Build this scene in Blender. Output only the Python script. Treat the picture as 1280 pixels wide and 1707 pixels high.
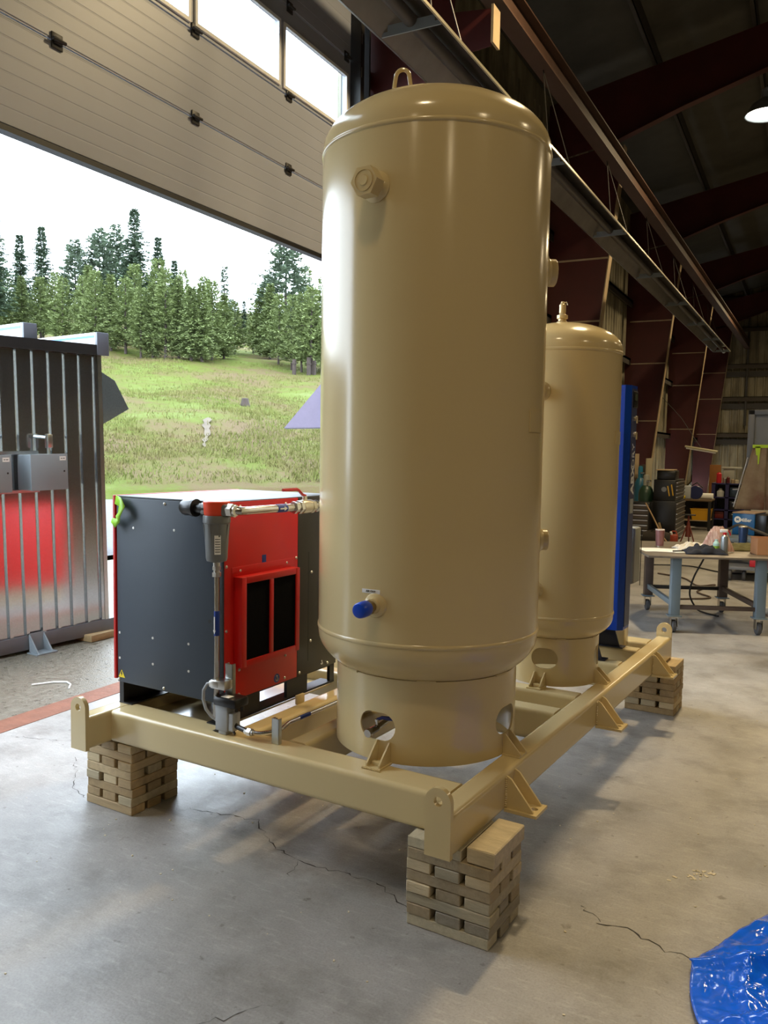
import bpy, bmesh, math, random
from mathutils import Matrix, Vector, Euler, noise as mnoise
random.seed(7)
scene = bpy.context.scene
for o in list(bpy.data.objects): bpy.data.objects.remove(o, do_unlink=True)
COL = scene.collection
R = math.radians
# ---------------------------------------------------------------- camera, sky, exposure
CAM_YAW, CAM_PITCH, CAM_ROLL = R(27.0), -0.0753, 0.0158
fwd = Vector((-math.sin(CAM_YAW)*math.cos(CAM_PITCH), math.cos(CAM_YAW)*math.cos(CAM_PITCH), math.sin(CAM_PITCH)))
rgt = Vector((math.cos(CAM_YAW), math.sin(CAM_YAW), 0)); upv = rgt.cross(fwd)
r2 = rgt*math.cos(CAM_ROLL)+upv*math.sin(CAM_ROLL); u2 = -rgt*math.sin(CAM_ROLL)+upv*math.cos(CAM_ROLL)
cd = bpy.data.cameras.new('camera'); cam = bpy.data.objects.new('camera', cd); COL.objects.link(cam)
cam.matrix_world = Matrix(((r2.x, u2.x, -fwd.x, 0), (r2.y, u2.y, -fwd.y, 0), (r2.z, u2.z, -fwd.z, 1.76), (0, 0, 0, 1)))
cd.sensor_fit = 'HORIZONTAL'; cd.sensor_width = 24.0; cd.lens = 24.0*1385.8/1280; cd.clip_end = 1000; cd.clip_start = .05
scene.camera = cam
world = bpy.data.worlds.new('sky'); scene.world = world; world.use_nodes = True
bg = world.node_tree.nodes['Background']; bg.inputs[0].default_value = (.76, .88, 1.0, 1); bg.inputs[1].default_value = 9.0
vs = scene.view_settings
vs.view_transform = 'Standard'; vs.look = 'None'; vs.gamma = 1; vs.use_curve_mapping = False; vs.exposure = 0.2
LAMP_W = 185.0; LAMP_COL = (1.0, .77, .43)
# ---------------------------------------------------------------- materials
MATS = {}
def mat(name, col, rough=.5, metal=0., nscale=0., namt=.0, bump=0., bscale=None, col2=None, coat=0., spec=.5, emit=None, estr=0., stretch=None, rvar=0.):
    if name in MATS: return MATS[name]
    m = bpy.data.materials.new(name); m.use_nodes = True; nt = m.node_tree; b = nt.nodes['Principled BSDF']
    b.inputs['Base Color'].default_value = (*col, 1); b.inputs['Roughness'].default_value = rough; b.inputs['Metallic'].default_value = metal
    b.inputs['Specular IOR Level'].default_value = spec; b.inputs['Coat Weight'].default_value = coat; b.inputs['Coat Roughness'].default_value = .08
    if emit: b.inputs['Emission Color'].default_value = (*emit, 1); b.inputs['Emission Strength'].default_value = estr
    if nscale:
        tc = nt.nodes.new('ShaderNodeTexCoord'); src = tc.outputs['Object']
        if stretch:
            mp = nt.nodes.new('ShaderNodeMapping'); mp.inputs['Scale'].default_value = stretch; nt.links.new(src, mp.inputs[0]); src = mp.outputs[0]
        n = nt.nodes.new('ShaderNodeTexNoise'); n.inputs['Scale'].default_value = nscale; n.inputs['Detail'].default_value = 6; n.inputs['Roughness'].default_value = .62
        nt.links.new(src, n.inputs['Vector'])
        cr = nt.nodes.new('ShaderNodeValToRGB'); c2 = col2 or tuple(max(0, c*(1-namt)) for c in col)
        cr.color_ramp.elements[0].position = .3; cr.color_ramp.elements[1].position = .7
        cr.color_ramp.elements[0].color = (*c2, 1); cr.color_ramp.elements[1].color = (*col, 1)
        nt.links.new(n.outputs['Fac'], cr.inputs[0]); nt.links.new(cr.outputs[0], b.inputs['Base Color'])
        if rvar:
            mr = nt.nodes.new('ShaderNodeMapRange'); mr.inputs['To Min'].default_value = max(.02, rough-rvar); mr.inputs['To Max'].default_value = rough+rvar
            mr.inputs['From Min'].default_value = .3; mr.inputs['From Max'].default_value = .7
            nt.links.new(n.outputs['Fac'], mr.inputs[0]); nt.links.new(mr.outputs[0], b.inputs['Roughness'])
        if bump:
            n2 = nt.nodes.new('ShaderNodeTexNoise'); n2.inputs['Scale'].default_value = bscale or nscale*3; n2.inputs['Detail'].default_value = 5
            nt.links.new(src, n2.inputs['Vector']); bp = nt.nodes.new('ShaderNodeBump'); bp.inputs['Strength'].default_value = bump; bp.inputs['Distance'].default_value = .01
            nt.links.new(n2.outputs['Fac'], bp.inputs['Height']); nt.links.new(bp.outputs[0], b.inputs['Normal'])
    MATS[name] = m; return m
def srgb(r, g, b):
    f = lambda c: ((c/255+.055)/1.055)**2.4 if c > 10 else c/255/12.92
    return (f(r), f(g), f(b))
M_TAN = mat('tan_enamel', srgb(208, 188, 142), .17, 0, 1.5, .02, bump=.012, bscale=60)
M_TANIN = M_TAN
M_RED = mat('red_powder_coat', srgb(205, 22, 16), .42, 0, 2., .06, bump=.05, bscale=250)
M_NAVY = mat('slate_powder_coat', srgb(56, 66, 78), .48, 0, 2., .08, bump=.06, bscale=250)
M_BLACK = mat('black_paint', srgb(28, 27, 27), .45, 0, 4., .2)
M_BLACK2 = mat('black_grey_panel', srgb(52, 50, 47), .42, 0, 2., .08, bump=.05, bscale=250)
M_FOAM = mat('black_filter_foam', srgb(8, 8, 10), .95, 0, 300., .8, bump=.6, bscale=400, spec=.1)
M_ZINC = mat('zinc_bolt', (.62, .6, .56), .3, 1)
M_STEEL = mat('stainless_tube', (.62, .6, .57), .22, 1, 20., .12)
M_GALV = mat('galvanised_sheet', (.54, .57, .60), .14, .93, 70., .22, bump=.02, bscale=12)
M_GALVTRIM = mat('galvanised_trim', (.62, .66, .66), .3, 1, 30., .1)
M_GREYPNT = mat('grey_enclosure_paint', srgb(138, 148, 156), .45, 0, 4., .08)
M_BASEGREY = mat('dark_grey_base_paint', srgb(112, 116, 124), .5, 0, 4., .15)
M_PLASTBLK = mat('black_plastic', srgb(20, 20, 22), .3)
M_ORANGE = mat('orange_cap', srgb(232, 70, 32), .4)
M_FILTGREY = mat('grey_cast_housing', srgb(118, 120, 120), .38, .2, 10., .1)
M_LTGREY = mat('light_grey_plastic', srgb(168, 172, 176), .4, 0, 6., .05)
M_WHITE = mat('white_sticker', (.8, .8, .8), .5)
M_BLUESTK = mat('blue_sticker', srgb(22, 54, 140), .4)
M_YEL = mat('yellow_sticker', srgb(240, 215, 30), .4)
M_INK = mat('black_print', (.01, .01, .01), .5)
M_BLUECAP = mat('blue_tape', srgb(12, 72, 205), .3, 0, 20., .2)
M_GREENTAPE = mat('green_tape', srgb(150, 205, 30), .5, 0, 10., .15)
M_BLUEPANEL = mat('blue_dryer_paint', srgb(5, 62, 168), .3, 0, 3., .06)
M_DARKNAVY = mat('navy_black_paint', srgb(30, 34, 52), .4)
M_WOODS = [mat('crib_timber_%d' % i, c, .75, 0, 5., .3, bump=.25, bscale=30, stretch=(1, 7, 7) if i % 2 else (7, 1, 7)) for i, c in enumerate(
    [srgb(196, 172, 132), srgb(182, 156, 116), srgb(170, 144, 104), srgb(205, 184, 146), srgb(160, 138, 104), srgb(186, 170, 138)])]
M_WOODEND = [mat('crib_timber_end_%d' % i, c, .85, 0, 25., .25, bump=.3, bscale=60) for i, c in enumerate([srgb(168, 140, 102), srgb(150, 126, 92), srgb(158, 148, 124), srgb(176, 150, 110)])]
# ---------------------------------------------------------------- mesh builder
class MB:
    def __init__(s): s.v = []; s.f = []
    def add(s, vs_, fs): o = len(s.v); s.v += [tuple(v) for v in vs_]; s.f += [tuple(i+o for i in f) for f in fs]; return s
    def box(s, x0, x1, y0, y1, z0, z1, b=0., seg=2):
        if b <= 0:
            return s.add([(x0, y0, z0), (x1, y0, z0), (x1, y1, z0), (x0, y1, z0), (x0, y0, z1), (x1, y0, z1), (x1, y1, z1), (x0, y1, z1)],
                         [(0, 3, 2, 1), (4, 5, 6, 7), (0, 1, 5, 4), (1, 2, 6, 5), (2, 3, 7, 6), (3, 0, 4, 7)])
        bm = bmesh.new(); bmesh.ops.create_cube(bm, size=1)
        for v in bm.verts: v.co = Vector(((x0+x1)/2+v.co.x*(x1-x0), (y0+y1)/2+v.co.y*(y1-y0), (z0+z1)/2+v.co.z*(z1-z0)))
        bmesh.ops.bevel(bm, geom=bm.edges[:], offset=b, segments=seg, profile=.5, affect='EDGES')
        return s.bm(bm)
    def bm(s, bm, free=True):
        bm.verts.index_update(); s.add([v.co[:] for v in bm.verts], [[v.index for v in f.verts] for f in bm.faces])
        if free: bm.free()
        return s
    def obox(s, c, ax, ay, az, b=0):   # oriented box: centre, three half-axis vectors
        c, ax, ay, az = map(Vector, (c, ax, ay, az)); o = len(s.v)
        p = [c+i*ax+j*ay+k*az for k in (-1, 1) for i, j in ((-1, -1), (1, -1), (1, 1), (-1, 1))]
        return s.add([q[:] for q in p], [(0, 3, 2, 1), (4, 5, 6, 7), (0, 1, 5, 4), (1, 2, 6, 5), (2, 3, 7, 6), (3, 0, 4, 7)])
    def cyl(s, p0, p1, r0, r1=None, n=16, caps=True, rot=0.):
        p0, p1 = Vector(p0), Vector(p1); r1 = r0 if r1 is None else r1
        d = (p1-p0).normalized(); a = d.orthogonal().normalized() if abs(d.z) < .99 else Vector((1, 0, 0)); b = d.cross(a)
        vs_ = []
        for p, r in ((p0, r0), (p1, r1)):
            for i in range(n):
                t = 2*math.pi*i/n+rot; vs_.append((p+a*(r*math.cos(t))+b*(r*math.sin(t)))[:])
        fs = [(i, (i+1) % n, n+(i+1) % n, n+i) for i in range(n)]
        if caps: fs += [tuple(range(n-1, -1, -1)), tuple(range(n, 2*n))]
        return s.add(vs_, fs)
    def tube(s, pts, r, n=8, caps=True):
        pts = [Vector(p) for p in pts]; m = len(pts); rr = r if isinstance(r, (list, tuple)) else [r]*m
        t0 = (pts[1]-pts[0]).normalized(); a = t0.orthogonal().normalized(); vs_ = []
        for i, p in enumerate(pts):
            t = ((pts[min(i+1, m-1)]-p).normalized()+(p-pts[max(i-1, 0)]).normalized())
            t = t.normalized() if t.length > 1e-6 else t0
            a = (a-t*a.dot(t)); a = a.normalized() if a.length > 1e-6 else t.orthogonal().normalized(); b = t.cross(a)
            for k in range(n):
                g = 2*math.pi*k/n; vs_.append((p+a*(rr[i]*math.cos(g))+b*(rr[i]*math.sin(g)))[:])
        fs = [(i*n+k, i*n+(k+1) % n, (i+1)*n+(k+1) % n, (i+1)*n+k) for i in range(m-1) for k in range(n)]
        if caps: fs += [tuple(range(n-1, -1, -1)), tuple(range((m-1)*n, m*n))]
        return s.add(vs_, fs)
    def lathe(s, prof, c=(0, 0, 0), n=48, x=None, y=None, z=None):
        # profile of (radius, height); axis z by default, or an (x, y, z) basis
        c = Vector(c); ex = Vector(x or (1, 0, 0)); ey = Vector(y or (0, 1, 0)); ez = Vector(z or (0, 0, 1)); vs_ = []; rows = []
        for r, h in prof:
            if r < 1e-6: rows.append([len(vs_)]); vs_.append((c+ez*h)[:])
            else:
                rows.append(list(range(len(vs_), len(vs_)+n)))
                for i in range(n):
                    t = 2*math.pi*i/n; vs_.append((c+ex*(r*math.cos(t))+ey*(r*math.sin(t))+ez*h)[:])
        fs = []
        for A, B in zip(rows, rows[1:]):
            for i in range(n):
                j = (i+1) % n
                if len(A) == 1 and len(B) == 1: continue
                if len(A) == 1: fs.append((A[0], B[j], B[i]))
                elif len(B) == 1: fs.append((A[i], A[j], B[0]))
                else: fs.append((A[i], A[j], B[j], B[i]))
        return s.add(vs_, fs)
    def prism(s, poly, axis, a0, a1):
        mk = {'x': lambda a, p: (a, p[0], p[1]), 'y': lambda a, p: (p[0], a, p[1]), 'z': lambda a, p: (p[0], p[1], a)}[axis]
        n = len(poly); vs_ = [mk(a0, p) for p in poly]+[mk(a1, p) for p in poly]
        fs = [(i, (i+1) % n, n+(i+1) % n, n+i) for i in range(n)]+[tuple(range(n-1, -1, -1)), tuple(range(n, 2*n))]
        return s.add(vs_, fs)
    def hss(s, axis, a0, a1, c0, c1, d0, d1, r=.02, seg=4):
        return s.prism(rrect(c0, c1, d0, d1, r, seg), axis, a0, a1)
    def sheet(s, line, ext):   # open strip: polyline swept along vector
        n = len(line); e = Vector(ext); vs_ = [tuple(p) for p in line]+[(Vector(p)+e)[:] for p in line]
        return s.add(vs_, [(i, i+1, n+i+1, n+i) for i in range(n-1)])
    def tf(s, mtx): s.v = [(mtx @ Vector(v))[:] for v in s.v]; return s
    def mesh(s, name, m, base=(0, 0, 0), ang=26):
        me = bpy.data.meshes.new(name); bx, by, bz = base
        me.from_pydata([(x-bx, y-by, z-bz) for x, y, z in s.v], [], s.f); me.update()
        bm = bmesh.new(); bm.from_mesh(me); bmesh.ops.recalc_face_normals(bm, faces=bm.faces[:]); bm.to_mesh(me); bm.free()
        for p in me.polygons: p.use_smooth = True
        me.set_sharp_from_angle(angle=R(ang)); me.materials.append(m); return me
def rrect(c0, c1, d0, d1, r, seg=4):
    out = []
    for cx, cy, a in ((c1-r, d0+r, -90), (c1-r, d1-r, 0), (c0+r, d1-r, 90), (c0+r, d0+r, 180)):
        t = R(a); out.append((cx+r*math.cos(t)+.003*math.sin(t), cy+r*math.sin(t)-.003*math.cos(t)))
        for k in range(seg+1):
            t = R(a+90*k/seg); out.append((cx+r*math.cos(t), cy+r*math.sin(t)))
        out.append((cx+r*math.cos(t)-.003*math.sin(t), cy+r*math.sin(t)+.003*math.cos(t)))
    return out
def setp(o, label=None, cat=None, group=None, kind=None):
    for k, v in (('label', label), ('category', cat), ('group', group), ('kind', kind)):
        if v: o[k] = v
    return o
I4 = Matrix.Identity(4)
SKA = R(-4.26); SO = (-1.042, 2.614)
SKID = Matrix.Translation((SO[0], SO[1], 0)) @ Matrix.Rotation(SKA, 4, 'Z')
class Thing:
    def __init__(s, name, label=None, cat=None, base=(0, 0, 0), frame=I4, group=None, kind=None):
        s.o = bpy.data.objects.new(name, None); COL.objects.link(s.o); s.base = base; s.o.empty_display_size = .1
        s.o.matrix_world = frame @ Matrix.Translation(base); setp(s.o, label, cat, group, kind)
    def part(s, mb, name, m, parent=None, ang=26, label=None):
        o = bpy.data.objects.new(name, mb.mesh(name, m, s.base, ang)); COL.objects.link(o); o.parent = parent or s.o
        if label: o['label'] = label
        return o
    def share(s, src, name, loc, rot=None, parent=None):   # another piece with the same mesh, at a local place
        o = bpy.data.objects.new(name, src if isinstance(src, bpy.types.Mesh) else src.data); COL.objects.link(o); o.parent = parent or s.o
        o.location = Vector(loc)-Vector(s.base)
        if rot: o.rotation_euler = rot
        return o
def solo(name, mb, m, label=None, cat=None, base=(0, 0, 0), frame=I4, group=None, kind=None, ang=26):
    o = bpy.data.objects.new(name, mb.mesh(name, m, base, ang)); COL.objects.link(o)
    o.matrix_world = frame @ Matrix.Translation(base); return setp(o, label, cat, group, kind)
def copy_tree(o, mw=None, parent=None):
    c = o.copy(); COL.objects.link(c); c.parent = parent
    if mw is not None: c.matrix_world = mw
    for ch in o.children:
        d = copy_tree(ch, None, c); d.matrix_parent_inverse = ch.matrix_parent_inverse
    return c
def boolcut(mb, cutters):
    bpy.context.view_layer.update()
    a = bpy.data.objects.new('tmp', mb.mesh('tmp', M_TAN)); COL.objects.link(a); tmp = [a]
    for c in cutters:
        b = bpy.data.objects.new('tmpc', c.mesh('tmpc', M_TAN)); COL.objects.link(b); tmp.append(b)
        md = a.modifiers.new('b', 'BOOLEAN'); md.operation = 'DIFFERENCE'; md.solver = 'EXACT'; md.object = b
    bpy.context.view_layer.update(); dg = bpy.context.evaluated_depsgraph_get()
    me = bpy.data.meshes.new_from_object(a.evaluated_get(dg)); out = MB().add([v.co[:] for v in me.vertices], [list(p.vertices) for p in me.polygons])
    for o in tmp: bpy.data.objects.remove(o, do_unlink=True)
    return out
def text_mb(txt, size, origin, right, up, depth=.0008, bold=0.):
    cu = bpy.data.curves.new('t', 'FONT'); cu.body = txt; cu.size = size; cu.align_x = 'CENTER'; cu.align_y = 'CENTER'; cu.extrude = depth; cu.offset = bold; cu.resolution_u = 2
    o = bpy.data.objects.new('t', cu); COL.objects.link(o); bpy.context.view_layer.update(); dg = bpy.context.evaluated_depsgraph_get()
    me = bpy.data.meshes.new_from_object(o.evaluated_get(dg)); r, u = Vector(right).normalized(), Vector(up).normalized(); n = r.cross(u); og = Vector(origin)
    mb = MB().add([(og+r*v.co.x+u*v.co.y+n*v.co.z)[:] for v in me.vertices], [list(p.vertices) for p in me.polygons])
    bpy.data.objects.remove(o, do_unlink=True); return mb
# ================================================================ SETTING
def floor_material():
    m = bpy.data.materials.new('concrete_floor'); m.use_nodes = True; nt = m.node_tree; b = nt.nodes['Principled BSDF']; L = nt.links.new
    tc = nt.nodes.new('ShaderNodeTexCoord')
    def nz(scale, det=6, rough=.6, st=None):
        n = nt.nodes.new('ShaderNodeTexNoise'); n.inputs['Scale'].default_value = scale; n.inputs['Detail'].default_value = det; n.inputs['Roughness'].default_value = rough
        src = tc.outputs['Object']
        if st:
            mp = nt.nodes.new('ShaderNodeMapping'); mp.inputs['Scale'].default_value = st; mp.inputs['Rotation'].default_value = (0, 0, .5); L(src, mp.inputs[0]); src = mp.outputs[0]
        L(src, n.inputs['Vector']); return n
    def ramp(fac, stops):
        r = nt.nodes.new('ShaderNodeValToRGB'); e = r.color_ramp.elements
        e[0].position, e[0].color = stops[0][0], (*stops[0][1], 1); e[1].position, e[1].color = stops[-1][0], (*stops[-1][1], 1)
        for p, c in stops[1:-1]: k = e.new(p); k.color = (*c, 1)
        L(fac, r.inputs[0]); return r.outputs[0]
    def mix(a, c, f, mode='MULTIPLY'):
        x = nt.nodes.new('ShaderNodeMix'); x.data_type = 'RGBA'; x.blend_type = mode
        if isinstance(f, float): x.inputs[0].default_value = f
        else: L(f, x.inputs[0])
        L(a, x.inputs[6]); L(c, x.inputs[7]); return x.outputs[2]
    base = ramp(nz(.55, 8, .62).outputs[0], [(.30, (.215, .205, .195)), (.5, (.295, .285, .275)), (.70, (.385, .375, .365))])
    blot = ramp(nz(2.6, 7, .68).outputs[0], [(.34, (.62, .61, .59)), (.50, (1, 1, 1)), (.70, (1.18, 1.18, 1.18))])
    c = mix(base, blot, .8)
    scr = ramp(nz(9, 8, .75, (1, 5, 1)).outputs[0], [(.53, (1, 1, 1)), (.62, (1.22, 1.22, 1.22)), (.74, (1.45, 1.45, 1.45))])
    c = mix(c, scr, .8)
    pit = ramp(nz(16, 4, .55).outputs[0], [(.27, (.40, .37, .33)), (.34, (1, 1, 1))])
    c = mix(c, pit, .75)
    sta = ramp(nz(1.1, 3, .5).outputs[0], [(.28, (.62, .58, .52)), (.40, (1, 1, 1))])
    c = mix(c, sta, .6)
    spall = ramp(nz(6.5, 9, .72).outputs[0], [(.30, (.55, .53, .50)), (.345, (1, 1, 1)), (.66, (1, 1, 1)), (.72, (1.25, 1.24, 1.22))])
    c = mix(c, spall, .7)
    sp = ramp(nz(120, 2, .5).outputs[0], [(.25, (.78, .77, .75)), (.5, (1, 1, 1)), (.8, (1.12, 1.12, 1.12))])
    c = mix(c, sp, .7); L(c, b.inputs['Base Color'])
    mr = nt.nodes.new('ShaderNodeMapRange'); mr.inputs['From Min'].default_value = .3; mr.inputs['From Max'].default_value = .7; mr.inputs['To Min'].default_value = .3; mr.inputs['To Max'].default_value = .55
    L(nz(3.5, 8, .7).outputs[0], mr.inputs[0]); L(mr.outputs[0], b.inputs['Roughness'])
    bp = nt.nodes.new('ShaderNodeBump'); bp.inputs['Strength'].default_value = .25; bp.inputs['Distance'].default_value = .006
    L(nz(45, 8, .7).outputs[0], bp.inputs['Height']); L(bp.outputs[0], b.inputs['Normal']); return m
M_FLOOR = floor_material()
M_APRON = mat('wet_apron_concrete', srgb(128, 121, 108), .42, 0, 22., .45, bump=.5, bscale=80, rvar=.22)
M_GRAVEL = mat('pale_gravel', srgb(92, 92, 94), .9, 0, 14., .5, bump=1.0, bscale=30)
M_RUST = mat('rusty_steel_channel', srgb(138, 88, 66), .7, .1, 8., .35, bump=.4, bscale=30)
M_CRACK = mat('crack_dirt', srgb(58, 54, 50), .95)
M_CHIP = mat('pale_chips', srgb(215, 205, 180), .8)
M_SHEETIN = mat('cream_wall_liner', srgb(176, 168, 142), .6, 0, 1.2, .45, col2=srgb(96, 88, 70), stretch=(2.2, 2.2, .5))
M_DOORPANEL = mat('grey_door_panel', srgb(152, 156, 168), .42, 0, 2., .06)
M_ROOF = mat('roof_insulation', srgb(76, 74, 66), .7, 0, 1.5, .35)
M_MAROON = mat('maroon_primer_steel', srgb(78, 24, 20), .5, 0, 2., .3)
M_DARKSTEEL = mat('dark_steel', srgb(52, 50, 48), .5, .3, 4., .3)
M_FLANGE = mat('dusty_flange', srgb(172, 150, 118), .6, 0, 3., .3)
M_RUNWAY = mat('brown_runway_steel', srgb(78, 54, 42), .65, 0, 3., .3)
M_PURLIN = mat('purlin_steel', srgb(66, 62, 58), .6, 0, 2., .3)
# floor (concrete slab, z=0)
fl = solo('floor', MB().box(-4.3, 20, -16, 38.6, -.2, 0), M_FLOOR, kind='structure')
def floor_child(mb, name, m):
    o = bpy.data.objects.new(name, mb.mesh(name, m)); COL.objects.link(o); o.parent = fl; return o
def crack(pts, w, seed):
    rnd = random.Random(seed); pl_ = []
    for (x0, y0), (x1, y1) in zip(pts, pts[1:]):
        n = max(3, int(math.hypot(x1-x0, y1-y0)/.025))
        for i in range(n):
            t = i/n; j = .014
            pl_.append((x0+(x1-x0)*t+rnd.uniform(-j, j), y0+(y1-y0)*t+rnd.uniform(-j, j)))
    mb = MB(); vs_ = []; fs = []
    for i, (x, y) in enumerate(pl_):
        a = pl_[max(0, i-1)]; c = pl_[min(len(pl_)-1, i+1)]; dx, dy = c[0]-a[0], c[1]-a[1]; l = math.hypot(dx, dy) or 1; ww = w*rnd.choice((.1, .4, .7, 1., 1.6))
        vs_ += [(x-dy/l*ww, y+dx/l*ww, .0012), (x+dy/l*ww, y-dx/l*ww, .0012)]
    fs = [(2*i, 2*i+1, 2*i+3, 2*i+2) for i in range(len(pl_)-1)]
    return mb.add(vs_, fs)
CRACKS = [[(-2.62, 3.08), (-2.25, 3.13), (-2.02, 2.95), (-1.86, 2.90), (-1.5, 2.9), (-1.2, 2.75), (-.95, 2.70)], [(-1.86, 2.90), (-1.82, 2.75)],
          [(-1.92, 1.54), (-1.72, 1.75), (-1.58, 1.90), (-1.42, 2.1)], [(-4.2, 3.35), (-3.7, 3.5), (-3.2, 3.72), (-2.9, 3.75)],
          [(-.62, 3.05), (-.5, 3.06), (-.38, 2.98), (-.24, 2.99), (-.12, 2.93)], [(-.62, 3.05), (-.74, 3.16)], [(-.05, 3.9), (.35, 3.75)], [(-3.6, 3.3), (-3.3, 3.0), (-3.1, 2.9)]]
for i, c in enumerate(CRACKS): floor_child(crack(c, .0022 if i in (0, 4) else .0012, i), 'crack', M_CRACK)
chips = MB(); rnd = random.Random(3)
for k in range(150):
    x, y = (rnd.uniform(-3.6, .6), rnd.uniform(1.4, 6.5)); s_ = rnd.uniform(.0015, .0045); a = rnd.uniform(0, 6)
    chips.obox((x, y, s_*.4), (s_*math.cos(a), s_*math.sin(a), 0), (-s_*.7*math.sin(a), s_*.7*math.cos(a), 0), (0, 0, s_*.4))
for k in range(26):
    x, y = -.33+rnd.gauss(0, .03), 3.62+rnd.gauss(0, .05); s_ = rnd.uniform(.003, .011); a = rnd.uniform(0, 6)
    chips.obox((x+(y-3.62)*.6, y, .001), (s_*math.cos(a), s_*math.sin(a), 0), (-s_*.5*math.sin(a), s_*.5*math.cos(a), 0), (0, 0, .001))
o = floor_child(chips, 'debris_chips', M_CHIP); o['kind'] = 'stuff'
# threshold steel channel and outside ground
solo('trim_1', MB().box(-4.5, -4.3, 1.4, 7.9, -.2, .003), M_RUST, kind='structure')
solo('apron', MB().box(-9.5, -4.5, -14, 30, -.25, -.004), M_APRON, kind='structure')
def hill_h(x, y):
    d = -x*math.sin(R(42))+y*math.cos(R(42)); l = x*math.cos(R(42))+y*math.sin(R(42))
    if d < 27: h = 0
    elif d < 75: t = (d-27)/48; h = 8.8*(t**1.12)
    else: h = 8.8+.19*(d-75)
    n = mnoise.noise((x*.06, y*.06, 1.7))*.9+mnoise.noise((x*.17, y*.17, 4.2))*.35
    k = min(1, max(0, (d-27)/14))
    h += n*k + .9*math.exp(-((l-14)/8)**2-((d-62)/9)**2)*k
    return h-.03 if d < 27 else h
def grid(x0, x1, y0, y1, st, f):
    nx, ny = int((x1-x0)/st), int((y1-y0)/st); vs_ = [(x0+i*st, y0+j*st, f(x0+i*st, y0+j*st)) for j in range(ny+1) for i in range(nx+1)]
    return MB().add(vs_, [(j*(nx+1)+i, j*(nx+1)+i+1, (j+1)*(nx+1)+i+1, (j+1)*(nx+1)+i) for j in range(ny) for i in range(nx)])
def hill_material():
    m = bpy.data.materials.new('grassy_hillside'); m.use_nodes = True; nt = m.node_tree; b = nt.nodes['Principled BSDF']; L = nt.links.new; b.inputs['Roughness'].default_value = .95; b.inputs['Specular IOR Level'].default_value = .1
    tc = nt.nodes.new('ShaderNodeTexCoord')
    def nz(s, d=7, r=.65, st=(1, 1, 1)):
        mp = nt.nodes.new('ShaderNodeMapping'); mp.inputs['Scale'].default_value = st; mp.inputs['Rotation'].default_value = (0, 0, R(42))
        n = nt.nodes.new('ShaderNodeTexNoise'); n.inputs['Scale'].default_value = s; n.inputs['Detail'].default_value = d; n.inputs['Roughness'].default_value = r
        L(tc.outputs['Object'], mp.inputs[0]); L(mp.outputs[0], n.inputs['Vector']); return n.outputs[0]
    r = nt.nodes.new('ShaderNodeValToRGB'); e = r.color_ramp.elements
    st = [(.34, srgb(92, 76, 58)), (.44, srgb(92, 80, 54)), (.50, srgb(86, 84, 44)), (.56, srgb(84, 94, 38)), (.68, srgb(98, 106, 62))]
    e[0].position, e[0].color = st[0][0], (*st[0][1], 1); e[1].position, e[1].color = st[-1][0], (*st[-1][1], 1)
    for p, c in st[1:-1]: k = e.new(p); k.color = (*c, 1)
    ad = nt.nodes.new('ShaderNodeMath'); ad.operation = 'MULTIPLY_ADD'; ad.inputs[1].default_value = .35
    s2 = nt.nodes.new('ShaderNodeMath'); s2.operation = 'MULTIPLY_ADD'; s2.inputs[1].default_value = .7; s2.inputs[2].default_value = -.02
    L(nz(.13, 8, .6, (1, 1.8, 1)), s2.inputs[0]); L(nz(1.4, 8, .75), ad.inputs[0]); L(s2.outputs[0], ad.inputs[2]); L(ad.outputs[0], r.inputs[0]); L(r.outputs[0], b.inputs['Base Color'])
    bp = nt.nodes.new('ShaderNodeBump'); bp.inputs['Strength'].default_value = .8; bp.inputs['Distance'].default_value = .25; L(nz(3, 8, .8), bp.inputs['Height']); L(bp.outputs[0], b.inputs['Normal']); return m
M_HILL = hill_material()
solo('gravel_yard', grid(-60, -9.5, -20, 60, 2.0, lambda x, y: -.02 if -x*math.sin(R(42))+y*math.cos(R(42)) < 33 else -1.), M_GRAVEL, kind='structure')
solo('hillside', grid(-150, -4, -10, 170, 1.5, lambda x, y: hill_h(x, y) if -x*math.sin(R(42))+y*math.cos(R(42)) > 28.5 else -.6), M_HILL, kind='structure', ang=80)
# grass tufts on the near slope (nobody could count them)
M_TUFT = mat('pale_green_grass', srgb(88, 98, 46), .9, 0, .3, .4, col2=srgb(98, 88, 58), spec=.1)
tf_ = MB(); rnd = random.Random(11); vs_ = []; fs = []
for k in range(30000):
    d = 30+46*rnd.random()**1.4; a = R(rnd.uniform(27, 58)); x, y = -d*math.sin(a), d*math.cos(a)
    if mnoise.noise((x*.13, y*.13, 9.)) < -.12 and rnd.random() < .8: continue
    if -x*math.sin(R(42))+y*math.cos(R(42)) < 30: continue
    z = hill_h(x, y)-.03; h = rnd.uniform(.08, .26)
    for q in range(3):
        b_ = rnd.uniform(0, 6.28); w = rnd.uniform(.012, .03); i0 = len(vs_); ox, oy = rnd.uniform(-.2, .2), rnd.uniform(-.2, .2)
        vs_ += [(x+ox-w*math.cos(b_), y+oy-w*math.sin(b_), z), (x+ox+w*math.cos(b_), y+oy+w*math.sin(b_), z), (x+ox+rnd.uniform(-.12, .12), y+oy+rnd.uniform(-.12, .12), z+h)]; fs.append((i0, i0+1, i0+2))
tf_.add(vs_, fs); solo('hillside_grass', tf_, M_TUFT, 'pale green grass tufts growing over the hillside behind the yard', 'grass', kind='stuff')
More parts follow.
